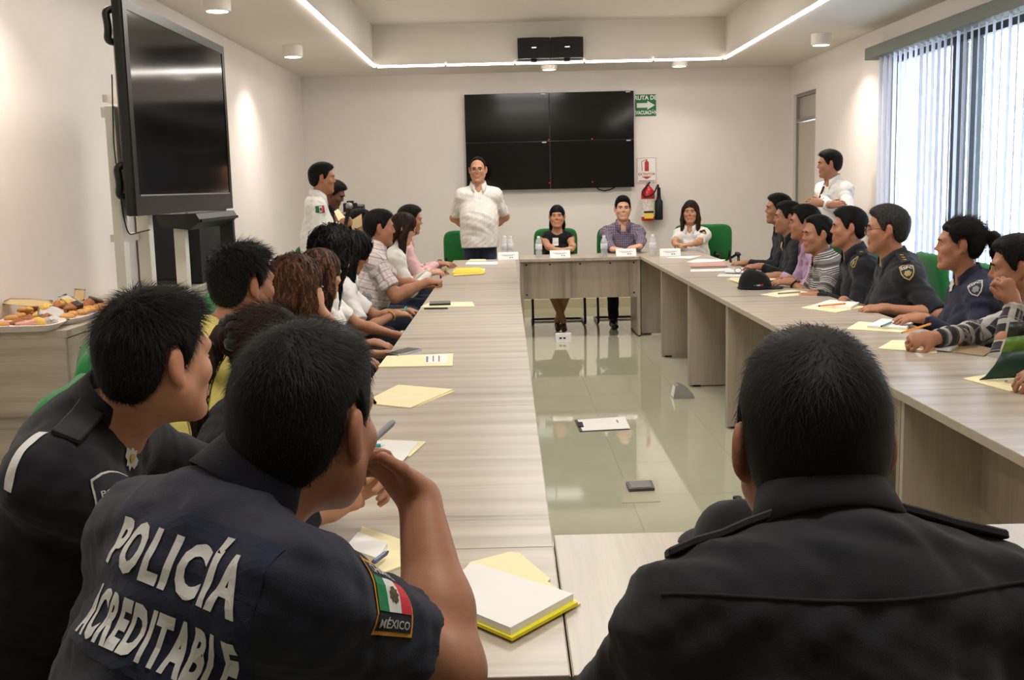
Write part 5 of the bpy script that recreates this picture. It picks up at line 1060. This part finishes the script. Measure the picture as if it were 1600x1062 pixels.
# yoke seam, shoulder boards
def board(P, S0, NBp, lab=None, bars=0, col=None):
    a = NBp + (S0 - NBp) * .42; b_ = NBp + (S0 - NBp) * 1.12; upv = P['u']; pts = []
    for t in np.linspace(0, 1, 5):
        q = a + (b_ - a) * t; hh_ = P['bvh'].ray_cast(Vector(q + upv * .15), Vector(-upv), .3); pts.append((np.array(hh_[0]) if hh_[0] is not None else q + upv * .05) + upv * .004)
    ax = nrm(b_ - a); side = nrm(np.cross(ax, upv)); bm_ = BM(); rows = []
    for p in pts: rows.append([bm_.verts.new(Vector(p + side * dx * .024 + upv * dz - P['base'])) for dx, dz in ((-1, -.004), (1, -.004), (1, .006), (-1, .006))])
    for A, B in zip(rows, rows[1:]):
        for k in range(4): bm_.faces.new((A[k], A[(k + 1) % 4], B[(k + 1) % 4], B[k]))
    bm_.faces.new(rows[0][::-1]); bm_.faces.new(rows[-1]); bmesh.ops.recalc_face_normals(bm_, faces=bm_.faces[:]); bmesh.ops.bevel(bm_, geom=bm_.edges[:], offset=.002, segments=1, affect='EDGES')
    o_ = part('shoulder_board', bm_, col or mat('shoulder_board_cloth', (24, 24, 29), .7), P['root'])
    for i in range(bars):
        q = pts[1] + (pts[-1] - pts[1]) * (i + .6) / (bars + .4); part('gold_bar', box(q + upv * .007 - P['base'], (.012, .03, .004)), GOLD, o_)
for P in (f2, l1): board(P, P['SL'], P['NB']); board(P, P['SR'], P['NB'])
sv = f2['sv']; pts = []
for t in np.linspace(-.205, .205, 29):
    q = f2['NB'] + f2['tr'] * t - f2['u'] * (.062 + .008 * math.cos(t * 14)) - f2['tf'] * .3; h_ = f2['bvh'].ray_cast(Vector(q), Vector(f2['tf']))
    if h_[0] is not None: pts.append(Vector(h_[0]) - Vector(f2['base']))
part('yoke_seam', tube(pts, .0026, 6), mat('seam_black', (9, 9, 11), .9), f2['root'], smooth=True)
def shieldpatch(P, c, w, h, m0, m1, words):
    F = frame_at(P, c, (c[0] - 2, c[1] - 8), (c[0] + 8, c[1] + 1))
    if F is None: return
    o, n, up = F; up = nrm(P['u'] * .6 + up * .4); b = decal(P, 'shield_patch', *poly(shield(w, h)), m0, o, n, up, .003, edge=.02); decal(P, 'shield_field', *poly(shift(shield(w, h), 0, 0, .86)), DKP, o, n, up, .004, edge=.02, parent=b)
    decal(P, 'shield_emblem', shift(star(6, h * .2, h * .16), 0, -h * .1), [tuple(range(12))], m1, o, n, up, .005, parent=b)
    if words: v, fc = text_geo(words, .1, .002, 1, 2); decal(P, 'lettering', fit(v, w * .82, h * .17) + np.array([0, h * .25]), fc, PRINTW, o, n, up, .006, parent=b)
shieldpatch(r5, (1334, 410), .066, .088, GOLD, mat('emblem_gold_dull', (150, 130, 70), .6), 'SSPC'); shieldpatch(r6, (1418, 425), .072, .098, GOLD, mat('emblem_gold_dull', (150, 130, 70), .6), 'SSPC'); shieldpatch(r7, (1524, 450), .072, .095, SILVER, mat('emblem_grey', (120, 122, 128), .6), 'SSPC'); shieldpatch(wwh, (1099, 363), .07, .085, GOLD, GOLD, '')
for P, c, r_, m in ((r2, (1222, 384), .040, GOLD), (r7, (1490, 444), .040, SILVER)):
    F = frame_at(P, c, (c[0], c[1] - 6), (c[0] + 5, c[1]))
    if F: nn_ = F[1] if np.dot(F[1], CAM - F[0]) > 0 else -F[1]; decal(P, 'star_badge', star(7, r_, r_ * .6), [tuple(range(14))], m, F[0], nn_, P['u'], .006)
for P in (r6, r2, r5): board(P, P['SL'], P['NB'], bars=3 if P is r6 else 1)
flagpatch(mic, (501, 327), (500, 321), (507, 327), .085, .06, DKP, None); flagpatch(polo, (553, 437), (552, 431), (559, 438), .06, .045, DKP, None)
# lanyards, badges, watches
def strap(P, pts, name, m, r=.004, bv=None):
    q = []
    for c in pts:
        h_ = hit(P, *c)[0]
        if h_ is not None: q.append(h_ + nrm(CAM - h_) * .006 - P['base'])
    if len(q) > 1: return part(name, tube(q, r, 6), m, P['root'], smooth=True)
strap(pink, [(646, 362), (650, 372), (655, 382), (660, 392), (666, 402)], 'lanyard', mat('hot_pink_strap', (226, 70, 120), .6), .008)
strap(wblk, [(866, 352), (868, 362), (869, 374)], 'lanyard', PRINTW, .003)
F = frame_at(wblk, (868, 378), (868, 370), (874, 378))
if F: decal(wblk, 'badge_card', *rect(.06, .085), PAPERW, F[0], nrm(CAM - F[0]), V3(0, 0, 1), .008)
strap(wal, [(1287, 292), (1284, 300), (1281, 308), (1279, 316)], 'bag_strap', MATTE, .009)
def band(P, i, off, r, m, name='wristwatch', face=True):
    S0, e, w, sp = P['arms'][i]; d = nrm(w - e); c = w - d * off; a = nrm(np.cross(d, V3(0, 0, 1))); b_ = np.cross(a, d)
    o_ = part(name, tube([c + (a * math.cos(t) * 1.12 + b_ * math.sin(t)) * r - P['base'] for t in np.linspace(0, 2 * math.pi, 18, endpoint=False)], .005, 6, closed=True), m, P['root'], smooth=True)
    if face: q = c + b_ * r * 1.05 - P['base']; part('watch_face', cyl(q, q + b_ * .006, .015), CHROME, o_)
band(r4, 0, .025, .031, MATTE); band(polo, 0, .02, .027, mat('teal_band', (40, 178, 176), .5), 'bracelet', False); band(polo, 1, .03, .028, GOLD, 'bracelet', False); band(wblk, 0, .02, .026, GOLD); band(spk, 0, .03, .03, MATTE)
o_ = scr['hw'](-.015, -.118, .035); part('scrunchie', tube([o_ + (scr['HR'][0] * math.cos(t) + scr['HR'][2] * math.sin(t)) * .03 * (1 + .12 * math.sin(9 * t)) - scr['base'] for t in np.linspace(0, 2 * math.pi, 36, endpoint=False)], [.019 + .005 * math.sin(5 * k) for k in range(36)], 8, closed=True), mat('black_velvet', (11, 10, 12), .9, sheen=.3), scr['root'], smooth=True)
# ================================================================ things held in the hand
def thing_rod(name, label, cat, a, b_, r, m, tip=None):
    a = V3(*a); b_ = V3(*b_); c = (a + b_) / 2; d = nrm(b_ - a); ro = root(name, label, cat, tuple(c)); part('barrel', cyl(a - c, b_ - c - d * .012, r, n=10), m, ro); part('tip', cyl(b_ - c - d * .012, b_ - c, r, r * .25, n=10), tip or MATTE, ro)
    part('cap', cyl(a - c - d * .006, a - c, r * .7, r, n=10), tip or m, ro); return ro
AM = f1['arms'][1]; thing_rod('pen', 'grey pen held by the front man beside his ear', 'pen', onY(611, 662, 1.50), onY(549, 718, 1.44), .0048, mat('grey_pen_plastic', (150, 150, 152), .4))
q = onY(1453, 506, 4.33); q2 = onZ(1408, 520, .785); thing_rod('pencil', 'orange pencil in the writing hand of the man in the checked shirt', 'pencil', q, q2, .0042, mat('orange_lacquer', (238, 150, 30), .4))
w = mic['arms'][1][2]; c = onY(543, 336, 8.84); ro = root('microphone', 'black handheld microphone with silver head held by the standing man', 'microphone', tuple(c)); ax = nrm(V3(.25, -.05, 1))
part('handle', cyl(-ax * .09, ax * .06, .014, .02, n=14), MATTE, ro); hb_ = BM(); bmesh.ops.create_uvsphere(hb_, u_segments=14, v_segments=10, radius=.029); bmesh.ops.translate(hb_, vec=ax * .075, verts=hb_.verts); part('head', hb_, mat('mic_grille', (150, 150, 152), .4, metal=.8, bump=.5, bscale=900), ro, smooth=True)
def card(name, label, cat, pts, m, th=.0012):
    """a thin flat sheet through four points in space"""
    P_ = [V3(*p) for p in pts]; c = sum(P_) / 4; n = nrm(np.cross(P_[1] - P_[0], P_[3] - P_[0])); b = BM(); A = [b.verts.new(p - c) for p in P_]; B = [b.verts.new(p - c + n * th) for p in P_]
    b.faces.new(A[::-1]); b.faces.new(B)
    for k in range(4): b.faces.new((A[k], A[(k + 1) % 4], B[(k + 1) % 4], B[k]))
    bmesh.ops.recalc_face_normals(b, faces=b.faces[:]); return tag(part(name, b, m, None, tuple(c)), label, cat)
card('paper', 'cream folded paper in the other hand of the standing man with microphone', 'paper', [onY(522, 330, 9.10), onY(528, 326, 9.16), onY(540, 340, 9.14), onY(530, 347, 9.06)], MANILA)
card('folder', 'tan folder held up in front of a seated face by the wall', 'folder', [onY(546, 346, 8.98), onY(565, 334, 9.02), onY(566, 352, 8.96), onY(551, 360, 8.92)], mat('tan_card', (204, 178, 132), .7))
card('paper', 'folded printed paper held by the woman with glasses', 'paper', [onY(676, 428, 8.42), onY(697, 415, 8.46), onY(701, 420, 8.58), onY(684, 430, 8.58)], mat('printed_paper', (232, 230, 200), .7, var=.1, scale=70))
c = onY(548, 325, 9.66); ro = root('camera', 'black camera held by the person behind the microphone speaker', 'camera', tuple(c)); part('camera_body', b2(-.06, .06, -.05, .02, -.045, .045, bev=.008), MATTE, ro); part('lens', cyl((.05, -.01, 0), (.12, -.02, 0), .032, n=20), BLACK, ro); part('viewfinder', b2(-.03, .03, -.03, .01, .045, .065, bev=.006), MATTE, ro)
# ================================================================ on the tables
ZZ = .7505
def flat(name, label, cat, px, m, z=ZZ, th=.0015, kidsm=()):
    """flat thing lying on a table, given by its outline; kidsm: (name, outline, material, lift, thickness)"""
    P_ = [onZ(x, y, z) for x, y in px]; c = sum(P_) / len(P_); c[2] = z; ro = root(name, label, cat, tuple(c)); nm = {'folder': 'cover', 'notepad': 'pages', 'notebook': 'pages', 'paper': 'sheet', 'envelope': 'front', 'phone': 'case'}.get(name, 'body')
    def poly_(pp, a, b_): 
        q = [(onZ(x, y, z) - c)[:2] for x, y in pp]; return prism(q, a, b_)
    part(nm, poly_(px, 0, th), m, ro)
    for kn_, pp, mm, lift, t2 in kidsm: part(kn_, poly_(pp, lift, lift + t2), mm, ro)
    return ro
def pen(label, a, b_, m, z, tip=None): return thing_rod('pen', label, 'pen', onZ(*a, z), onZ(*b_, z), .0045, m, tip)
TEAL = mat('teal_plastic', (20, 150, 170), .4); PHONE = mat('phone_glass', (16, 17, 19), .12); INK = mat('printed_ink', (120, 122, 130), .8)
flat('folder', 'plain closed manila folder lying askew behind the teal pen papers', 'folder', [(566, 630), (622, 602), (708, 609), (641, 638)], MANILA, kidsm=[('back', [(590, 632), (632, 604), (711, 611), (656, 633)], mat('manila_shade', (236, 216, 160), .75), -.0004, .001)], th=.003)
flat('folder', 'manila folder with a white printed label next to the silver phone', 'folder', [(591, 574), (604, 557), (708, 553), (707, 572)], MANILA, th=.003, kidsm=[('label', [(664, 569), (664, 556), (700, 554), (698, 567)], PAPERW, .003, .0006), ('print', [(666, 567), (666, 558), (669, 558), (669, 567)], INK, .0036, .0002), ('print', [(676, 566), (676, 557), (678, 557), (678, 566)], INK, .0036, .0002), ('print', [(685, 566), (685, 557), (687, 557), (687, 566)], INK, .0036, .0002)])
flat('phone', 'black phone with a silver rim beside the labelled manila folder', 'phone', [(603, 554), (638, 545), (659, 548), (623, 557)], CHROME, th=.009, kidsm=[('screen', [(606, 554), (638, 546), (656, 548), (623, 556)], PHONE, .009, .0008)])
flat('folder', 'manila folder under a black phone on the left row', 'folder', [(657, 480), (672, 473), (738, 472), (742, 479)], MANILA, th=.003)
flat('phone', 'black phone lying on the manila folder of the left row', 'phone', [(671, 477.5), (672, 473), (704, 472), (704, 476.5)], BLACK, z=.754, th=.01, kidsm=[('screen', [(672, 477), (673, 473.3), (703, 472.4), (703, 476)], PHONE, .01, .0006)])
pen('black ballpoint pen lying by the folder with the black phone', (664, 482), (701, 481.5), MATTE, .756)
for i, (lab, px, z) in enumerate((('lowest yellow envelope of the pile at the far end of the left row', [(705, 429), (710, 421), (752, 419), (757, 428)], ZZ), ('middle yellow envelope of the pile at the far end of the left row', [(708, 431), (716, 421), (758, 420), (756, 428)], .7535), ('topmost yellow envelope of the pile at the far end of the left row', [(706, 427), (714, 419), (750, 418), (759, 426)], .7565))):
    flat('envelope', lab, 'envelope', px, YELLOW if i != 1 else MANILA, z=z, th=.0025, kidsm=[('flap', [px[0], px[3], ((px[2][0] + px[3][0]) / 2, (px[2][1] + px[3][1]) / 2), ((px[0][0] + px[1][0]) / 2, (px[0][1] + px[1][1]) / 2)], mat('yellow_flap', (238, 200, 60), .7), .0025, .0006)])
flat('paper', 'white sheet near the name card at the far end of the left row', 'paper', [(727, 413), (730, 409), (778, 409), (777, 413)], PAPERW)
flat('paper', 'small cream sheet behind the white sheet at the far left', 'paper', [(731, 407.6), (735, 405), (759, 405), (759, 407.6)], MANILA)
flat('folder', 'manila folder beneath the white paper with the teal pen', 'folder', [(560, 735), (598, 688), (666, 691), (641, 714), (634, 714), (612, 742)], MANILA, th=.003)
flat('paper', 'white paper on the manila folder, a teal pen lying across it', 'paper', [(548, 735), (588, 689), (655, 690), (613, 740)], PAPERW, z=.754)
pen('teal pen lying on the white paper left of centre', (566, 697), (602, 695), TEAL, .760, PAPERW)
flat('folder', 'manila folder under the clasped hands of the officer with star badge', 'folder', [(548, 868), (566, 824), (628, 845), (634, 884), (590, 900)], MANILA, th=.003)
flat('notepad', 'small white notepad by the clasped hands of the officer with star badge', 'notepad', [(540, 862), (560, 838), (606, 856), (590, 880)], PAPERW, z=.754, th=.01)
pen('dark blue pen leaning at the small white notepad', (584, 878), (607, 861), mat('blue_pen', (50, 60, 110), .4), .768)
flat('folder', 'large manila folder under the white pad in the foreground', 'folder', [(735, 880), (797, 864), (812, 866), (860, 906), (856, 911), (907, 945), (790, 996), (690, 935)], MANILA, th=.003)
flat('notepad', 'thick white pad with yellow cover edge in the foreground', 'notepad', [(742, 889), (896, 938), (798, 992), (664, 936)], PAPERW, z=.760, th=.012, kidsm=[('cover', [(742, 889), (903, 940), (800, 996), (664, 938)], mat('bright_yellow_card', (236, 226, 40), .6), -.0055, .0052)])
# right row
flat('paper', 'white sheet with a green folder below, nearest the empty green chair', 'paper', [(1072, 410), (1090, 405), (1134, 406), (1122, 411)], PAPERW, th=.004)
ro = flat('notebook', 'pink spiral notebook near the empty green chair', 'notebook', [(1079, 419), (1080, 413), (1131, 410.5), (1137, 417.5)], mat('pink_card', (206, 160, 150), .6), th=.014)
for i in range(16):
    p = onZ(1084 + i * 3.2, 418.6 - i * .09, ZZ + .008) - np.array(ro.location); part('coil', tube([(p[0], p[1] + .004 * math.cos(t) - .003, p[2] + .009 * math.sin(t)) for t in np.linspace(0, 2 * math.pi, 9, endpoint=False)], .0012, 4, closed=True), CHROME, ro)
flat('paper', 'white sheet in front of the pink spiral notebook', 'paper', [(1079, 424.5), (1079, 421), (1135, 419.5), (1135, 423.5)], PAPERW)
flat('paper', 'curled white sheets with dark spectacles lying on them', 'paper', [(1133, 426), (1134, 420), (1176, 420), (1168, 427)], PAPERW, z=.756, th=.006)
flat('paper', 'white sheet below the sheets with spectacles, behind the black cap', 'paper', [(1120, 432), (1124, 428), (1164, 428.5), (1162, 432.5)], PAPERW)
c = onZ(1160, 425.5, .766); ro = root('spectacles', 'dark rimmed spectacles lying on the white sheets behind the cap', 'spectacles', tuple(c))
for sg in (-1, 1): part('lens_rim', tube([(sg * .032 + .025 * math.cos(t), .0 , .018 * math.sin(t) + .016) for t in np.linspace(0, 2 * math.pi, 14, endpoint=False)], .0022, 5, closed=True), MATTE, ro); part('temple', tube([(sg * .058, 0, .025), (sg * .058, .12, .02)], .002, 5), MATTE, ro)
part('bridge', tube([(-.008, 0, .02), (.008, 0, .02)], .002, 5), MATTE, ro)
for i, lab in enumerate(('lower manila folder of the pair behind the black cap', 'upper manila folder of the pair behind the black cap')):
    flat('folder', lab, 'folder', [(1136 + i * 2, 438 - i), (1142, 434.5), (1222, 436), (1168 - i * 4, 446 - i)], MANILA, z=ZZ + i * .006, th=.0055)
def cap(loc, rz, label, flag=None, s=1.0):
    ro = root('cap', label, 'cap', loc, rz); b = BM(); n = 28; R = []
    for j in range(9):
        a = j / 8 * math.pi / 2; R.append([b.verts.new(((.098 * math.cos(a) ** .8 if j < 8 else .004) * math.cos(t) * 1.08 * s - (.01 * (j / 8)), (.085 * math.cos(a) ** .8 if j < 8 else .004) * math.sin(t) * s, .004 + .118 * math.sin(a) * s * (1 - .06 * math.cos(t)))) for t in np.linspace(0, 2 * math.pi, n, endpoint=False)])
    for A, B in zip(R, R[1:]):
        for k in range(n): b.faces.new((A[k], A[(k + 1) % n], B[(k + 1) % n], B[k]))
    b.faces.new(R[-1]); CM = cloth('black_cap_cloth', (19, 20, 24)); part('crown', b, CM, ro, smooth=True)
    b = BM(); T = []
    for u_ in np.linspace(0, 1, 6):
        T.append([b.verts.new(((.075 + u_ * .1 * math.cos(a * .9)) * s, math.sin(a) * .082 * s, .012 - .010 * abs(a) + .004 * (1 - u_))) for a in np.linspace(-1.2, 1.2, 13)])
    for A, B in zip(T, T[1:]):
        for k in range(12): b.faces.new((A[k], A[k + 1], B[k + 1], B[k]))
    bmesh.ops.recalc_face_normals(b, faces=b.faces[:]); bmesh.ops.solidify(b, geom=b.faces[:], thickness=.004); part('brim', b, CM, ro, smooth=True)
    part('button', cyl((-.01, 0, .12 * s), (-.01, 0, .128 * s), .008, n=10), CM, ro)
    part('band', tube([(.106 * s * math.cos(t), .086 * s * math.sin(t), .009) for t in np.linspace(0, 2 * math.pi, 30, endpoint=False)], .007, 6, closed=True), CM, ro)
    if flag:
        for i, mm in enumerate((FG, PRINTW, FR)):
            x0 = -.028 + i * .02; y_ = lambda x: -.0875 * math.sqrt(max(0, 1 - (x / .106) ** 2)); bb_ = BM(); vs = [bb_.verts.new((x, y_(x) + .014 * (z > .04), z)) for x, z in ((x0, .024), (x0 + .02, .024), (x0 + .02, .05), (x0, .05))]; bb_.faces.new(vs); bmesh.ops.solidify(bb_, geom=bb_.faces[:], thickness=-.004); part('flag_stripe', bb_, mm, ro)
    return ro
c = onZ(1185, 453, ZZ); cap((c[0], c[1] + .09, ZZ), 0, 'black cap with a small flag on its side, on the right row', True)
cap((.40, 1.90, ZZ), math.radians(100), 'dark cap on the front desk, half hidden by the broad officer', None, .92)
flat('folder', 'manila folder with a black pen lying on it, in front of the cap', 'folder', [(1188, 460.5), (1237, 453), (1281, 459), (1216, 464.5)], MANILA, th=.003)
pen('black pen with grey barrel on the manila folder before the cap', (1249, 456), (1215, 458.5), mat('grey_pen_plastic', (150, 150, 152), .4), .759)
flat('folder', 'manila folder under the spiral notebook before the man with glasses', 'folder', [(1251, 481), (1290, 473), (1356, 479.5), (1306, 488.5)], MANILA, th=.003)
flat('notebook', 'white spiral notebook on the folder before the man with glasses', 'notebook', [(1272, 479), (1298, 471), (1343, 475.5), (1330, 483)], PAPERW, z=.754, th=.012)
pen('orange pen on the white spiral notebook', (1320, 474), (1278, 478), mat('orange_lacquer', (238, 150, 30), .4), .772)
flat('folder', 'manila folder under the pad with a teal pen, by the ponytailed woman', 'folder', [(1322, 514.5), (1342, 503), (1424, 509), (1412, 520)], MANILA, th=.003)
flat('notepad', 'white pad with a teal pen on it, by the ponytailed woman', 'notepad', [(1355, 512), (1378, 500.5), (1428, 504), (1416, 515)], PAPERW, z=.754, th=.010)
pen('dark teal pen on the white pad by the ponytailed woman', (1393, 503), (1376, 510), mat('dark_teal', (20, 110, 100), .4), .771)
flat('folder', 'manila folder under the writing hand of the man in the checked shirt', 'folder', [(1372, 545), (1394, 532), (1462, 535), (1464, 552)], MANILA, th=.003)
flat('notepad', 'white writing pad beside a brown cover, under the writing hand', 'notepad', [(1414, 542), (1440, 532), (1506, 536), (1484, 549)], PAPERW, z=.754, th=.007)
flat('notebook', 'brown notebook cover lying open beside the white writing pad', 'notebook', [(1484, 550), (1507, 536.5), (1553, 546), (1537, 557)], mat('brown_card', (160, 136, 104), .7), th=.004)
flat('folder', 'manila folder under the green booklet at the right edge', 'folder', [(1504, 592), (1548, 585), (1640, 597), (1660, 604), (1578, 612)], MANILA, th=.003)
# green booklet, curled, standing on the folder
c = onZ(1575, 590, .757); ro = root('booklet', 'curled dark and lime green booklet propped at the right photo edge', 'booklet', tuple(c))
DGR = mat('dark_green_print', (24, 62, 48), .35); LIME = mat('lime_green_print', (96, 136, 52), .35); BLKG = mat('blackish_print', (34, 40, 38), .35)
prof = [(-.105, .0), (-.085, .012), (-.055, .05), (-.035, .09), (-.02, .14), (-.012, .19)]
bands = [('lower_cover', DGR, 0, 3), ('lime_band', LIME, 3, 4), ('upper_cover', BLKG, 4, 5)]
for nm_, mm, a, b_ in bands:
    b = BM(); rows = [[b.verts.new((prof[k][0] + .30 * j / 6, -.02 + .02 * math.sin(j * .6), prof[k][1] + (.03 * (j / 6) ** 1.4 if 0 < k < 5 else 0))) for j in range(7)] for k in range(a, b_ + 1)]
    for A, B in zip(rows, rows[1:]):
        for j in range(6): b.faces.new((A[j], A[j + 1], B[j + 1], B[j]))
    bmesh.ops.recalc_face_normals(b, faces=b.faces[:]); bmesh.ops.solidify(b, geom=b.faces[:], thickness=.004); part(nm_, b, mm, ro, smooth=True)
c = onZ(1582, 598, .758); ro = root('key_ring', 'small silver key ring on the folder at the right photo edge', 'keys', tuple(c))
for i in range(2): part('ring', tube([(.022 * math.cos(t) + i * .03, .022 * math.sin(t), .003 + i * .003) for t in np.linspace(0, 2 * math.pi, 18, endpoint=False)], .0022, 6, closed=True), CHROME, ro)
part('key', box((.06, .0, .008), (.06, .02, .004), bev=.0015), CHROME, ro)
# name cards
def name_card(x, y, Z, lab, rz=0):
    c = onZ(x, y, ZZ); ro = root('name_card', lab, 'card', tuple(c), rz); w = .095; part('card', prism([(-.035, 0), (.0, .068), (.035, 0), (.034, 0), (.0, .066), (-.034, 0)], -w, w, axis='x'), PAPERW, ro)
    b = BM(); sl = Matrix.Rotation(-math.atan2(.035, .068), 3, 'X')
    for i, (ww, zz) in enumerate(((.13, .042), (.09, .033))):
        for k in range(9):
            x0 = -ww / 2 + ww * k / 9; q = -.035 * (1 - zz / .068) - .0007; box((x0 + ww / 22, q, zz), (ww / 11, .0006, .004), b, rot=None)
    o_ = part('print_lines', b, INK, ro); o_['kind'] = 'stuff'
    for k, mm in enumerate((FG, FR)): part('crest', box((-.012 + k * .02 + .03, -.035 * (1 - .016 / .068) - .0008, .016), (.014, .0006, .012)), mm, ro)
name_card(794, 405, 0, 'white name card at the far end of the left row'); name_card(875, 402, 0, 'white name card before the woman in the sleeveless black top'); name_card(978, 399.5, 0, 'white name card before the man in the purple checked shirt'); name_card(1047, 399.5, 0, 'white name card before the woman in the white uniform shirt', -.1)
flat('paper', 'white sheet before the name card of the woman in white uniform', 'paper', [(1040, 402.5), (1062, 400.5), (1096, 399.5), (1078, 404)], PAPERW)
# bottles
PET = mat('clear_plastic_bottle', (238, 242, 244), .08, spec=.5); nt = PET.node_tree; N = nt.nodes; tr = N.new('ShaderNodeBsdfTransparent'); tr.inputs[0].default_value = (.93, .95, .96, 1); ms = N.new('ShaderNodeMixShader'); ms.inputs[0].default_value = .62
nt.links.new(N['Principled BSDF'].outputs[0], ms.inputs[1]); nt.links.new(tr.outputs[0], ms.inputs[2]); nt.links.new(ms.outputs[0], N['Material Output'].inputs[0])
bp = None
for i, (x, y, lab) in enumerate(((789, 401, 'left water bottle of the pair behind the far left name card'), (798, 401, 'right water bottle of the pair behind the far left name card'), (842, 402, 'water bottle left of the woman in the sleeveless black top'), (944, 401.5, 'water bottle between the black top and the purple checked shirt'), (1020, 400, 'water bottle between the purple checked shirt and white uniform'))):
    c = onZ(x, y, ZZ)
    if i == 0:
        bp = root('water_bottle', lab, 'bottle', tuple(c)); part('bottle', lathe([(.024, 0), (.031, .004), (.032, .05), (.029, .06), (.032, .07), (.029, .08), (.032, .09), (.032, .135), (.024, .165), (.013, .182), (.013, .188)], 24), PET, bp, smooth=True)
        part('bottle_label', lathe([(.0322, .075), (.0326, .076), (.0326, .125), (.0322, .126)], 24), mat('bottle_label', (222, 222, 226), .5, var=.15, scale=60), bp, smooth=True); part('cap', lathe([(.0145, .182), (.0148, .184), (.0148, .198), (.012, .2)], 18), PAPERW, bp); kids(bp)
    else: dup(bp, tuple(c), None, lab)
    COL.objects[-1]
for o in COL.objects:
    if o.name.startswith('water_bottle'): o['group'] = 'water bottles on the far tables'
# ================================================================ on the floor
c = onZ(880, 533, 0); ro = root('floor_socket', 'white floor socket box before the legs of the woman in black', 'socket', (c[0], c[1], 0)); part('housing', prism([(-.05, 0), (.05, 0), (.03, .075), (-.03, .075)], -.072, .072, axis='x'), PAPERW, ro)
for sx in (-.025, .01): part('outlet', box((sx, -.043, .036), (.022, .004, .014), rot=None), MATTE, ro)
c = onZ(1067, 620, 0); ro = root('floor_socket', 'silver wedge shaped floor socket beside the right row', 'socket', (c[0], c[1], 0)); part('housing', prism([(-.07, 0), (.07, 0), (.06, .03), (.02, .07), (-.035, .09), (-.055, .085)], -.06, .06, axis='y'), mat('satin_steel', (176, 176, 172), .3, metal=.6), ro); part('face_plate', prism([(-.071, .008), (-.0655, .03), (-.0575, .078), (-.0595, .078), (-.0735, .008)], -.05, .05, axis='y'), PAPERW, ro)
P_ = [onZ(x, y, 0) for x, y in ((898, 657), (974, 652), (983, 671), (906, 675))]; c = sum(P_) / 4; ro = root('clipboard', 'white sheet on a clipboard lying on the floor between the rows', 'clipboard', (c[0], c[1], 0))
part('board', prism([(p - c)[:2] for p in P_], 0, .006), mat('board_brown', (70, 60, 50), .6), ro); part('sheet', prism([((p - c) * .97 + V3(.012, 0, 0))[:2] for p in P_], .006, .007), PAPERW, ro); part('clip', box((P_[0] * .5 + P_[3] * .5 - c) * V3(1, 1, 0) + V3(.02, 0, .01), (.03, .12, .008), bev=.002), MATTE, ro); part('print', box((P_[1] * .6 + P_[2] * .4 - c) * V3(1, 1, 0) + V3(-.05, 0, .0073), (.008, .08, .0006)), INK, ro)
P_ = [onZ(x, y, 0) for x, y in ((978, 757), (1018, 755), (1023, 767), (983, 769))]; c = sum(P_) / 4; ro = root('floor_socket', 'dark grey flat floor socket lid in a square steel plate', 'socket', (c[0], c[1], 0)); part('lid', prism([(p - c)[:2] for p in P_], .002, .016), mat('lid_grey', (82, 76, 74), .4), ro); part('lid_rim', prism([((p - c) * .8)[:2] for p in P_], .016, .018), mat('lid_light', (120, 114, 110), .4), ro)
P2 = [onZ(x, y, 0) for x, y in ((970, 748), (1028, 748), (1032, 784), (972, 786))]; part('plate', prism([(p - c)[:2] for p in P2], .0002, .002), mat('plate_beige', (184, 178, 154), .15), ro)
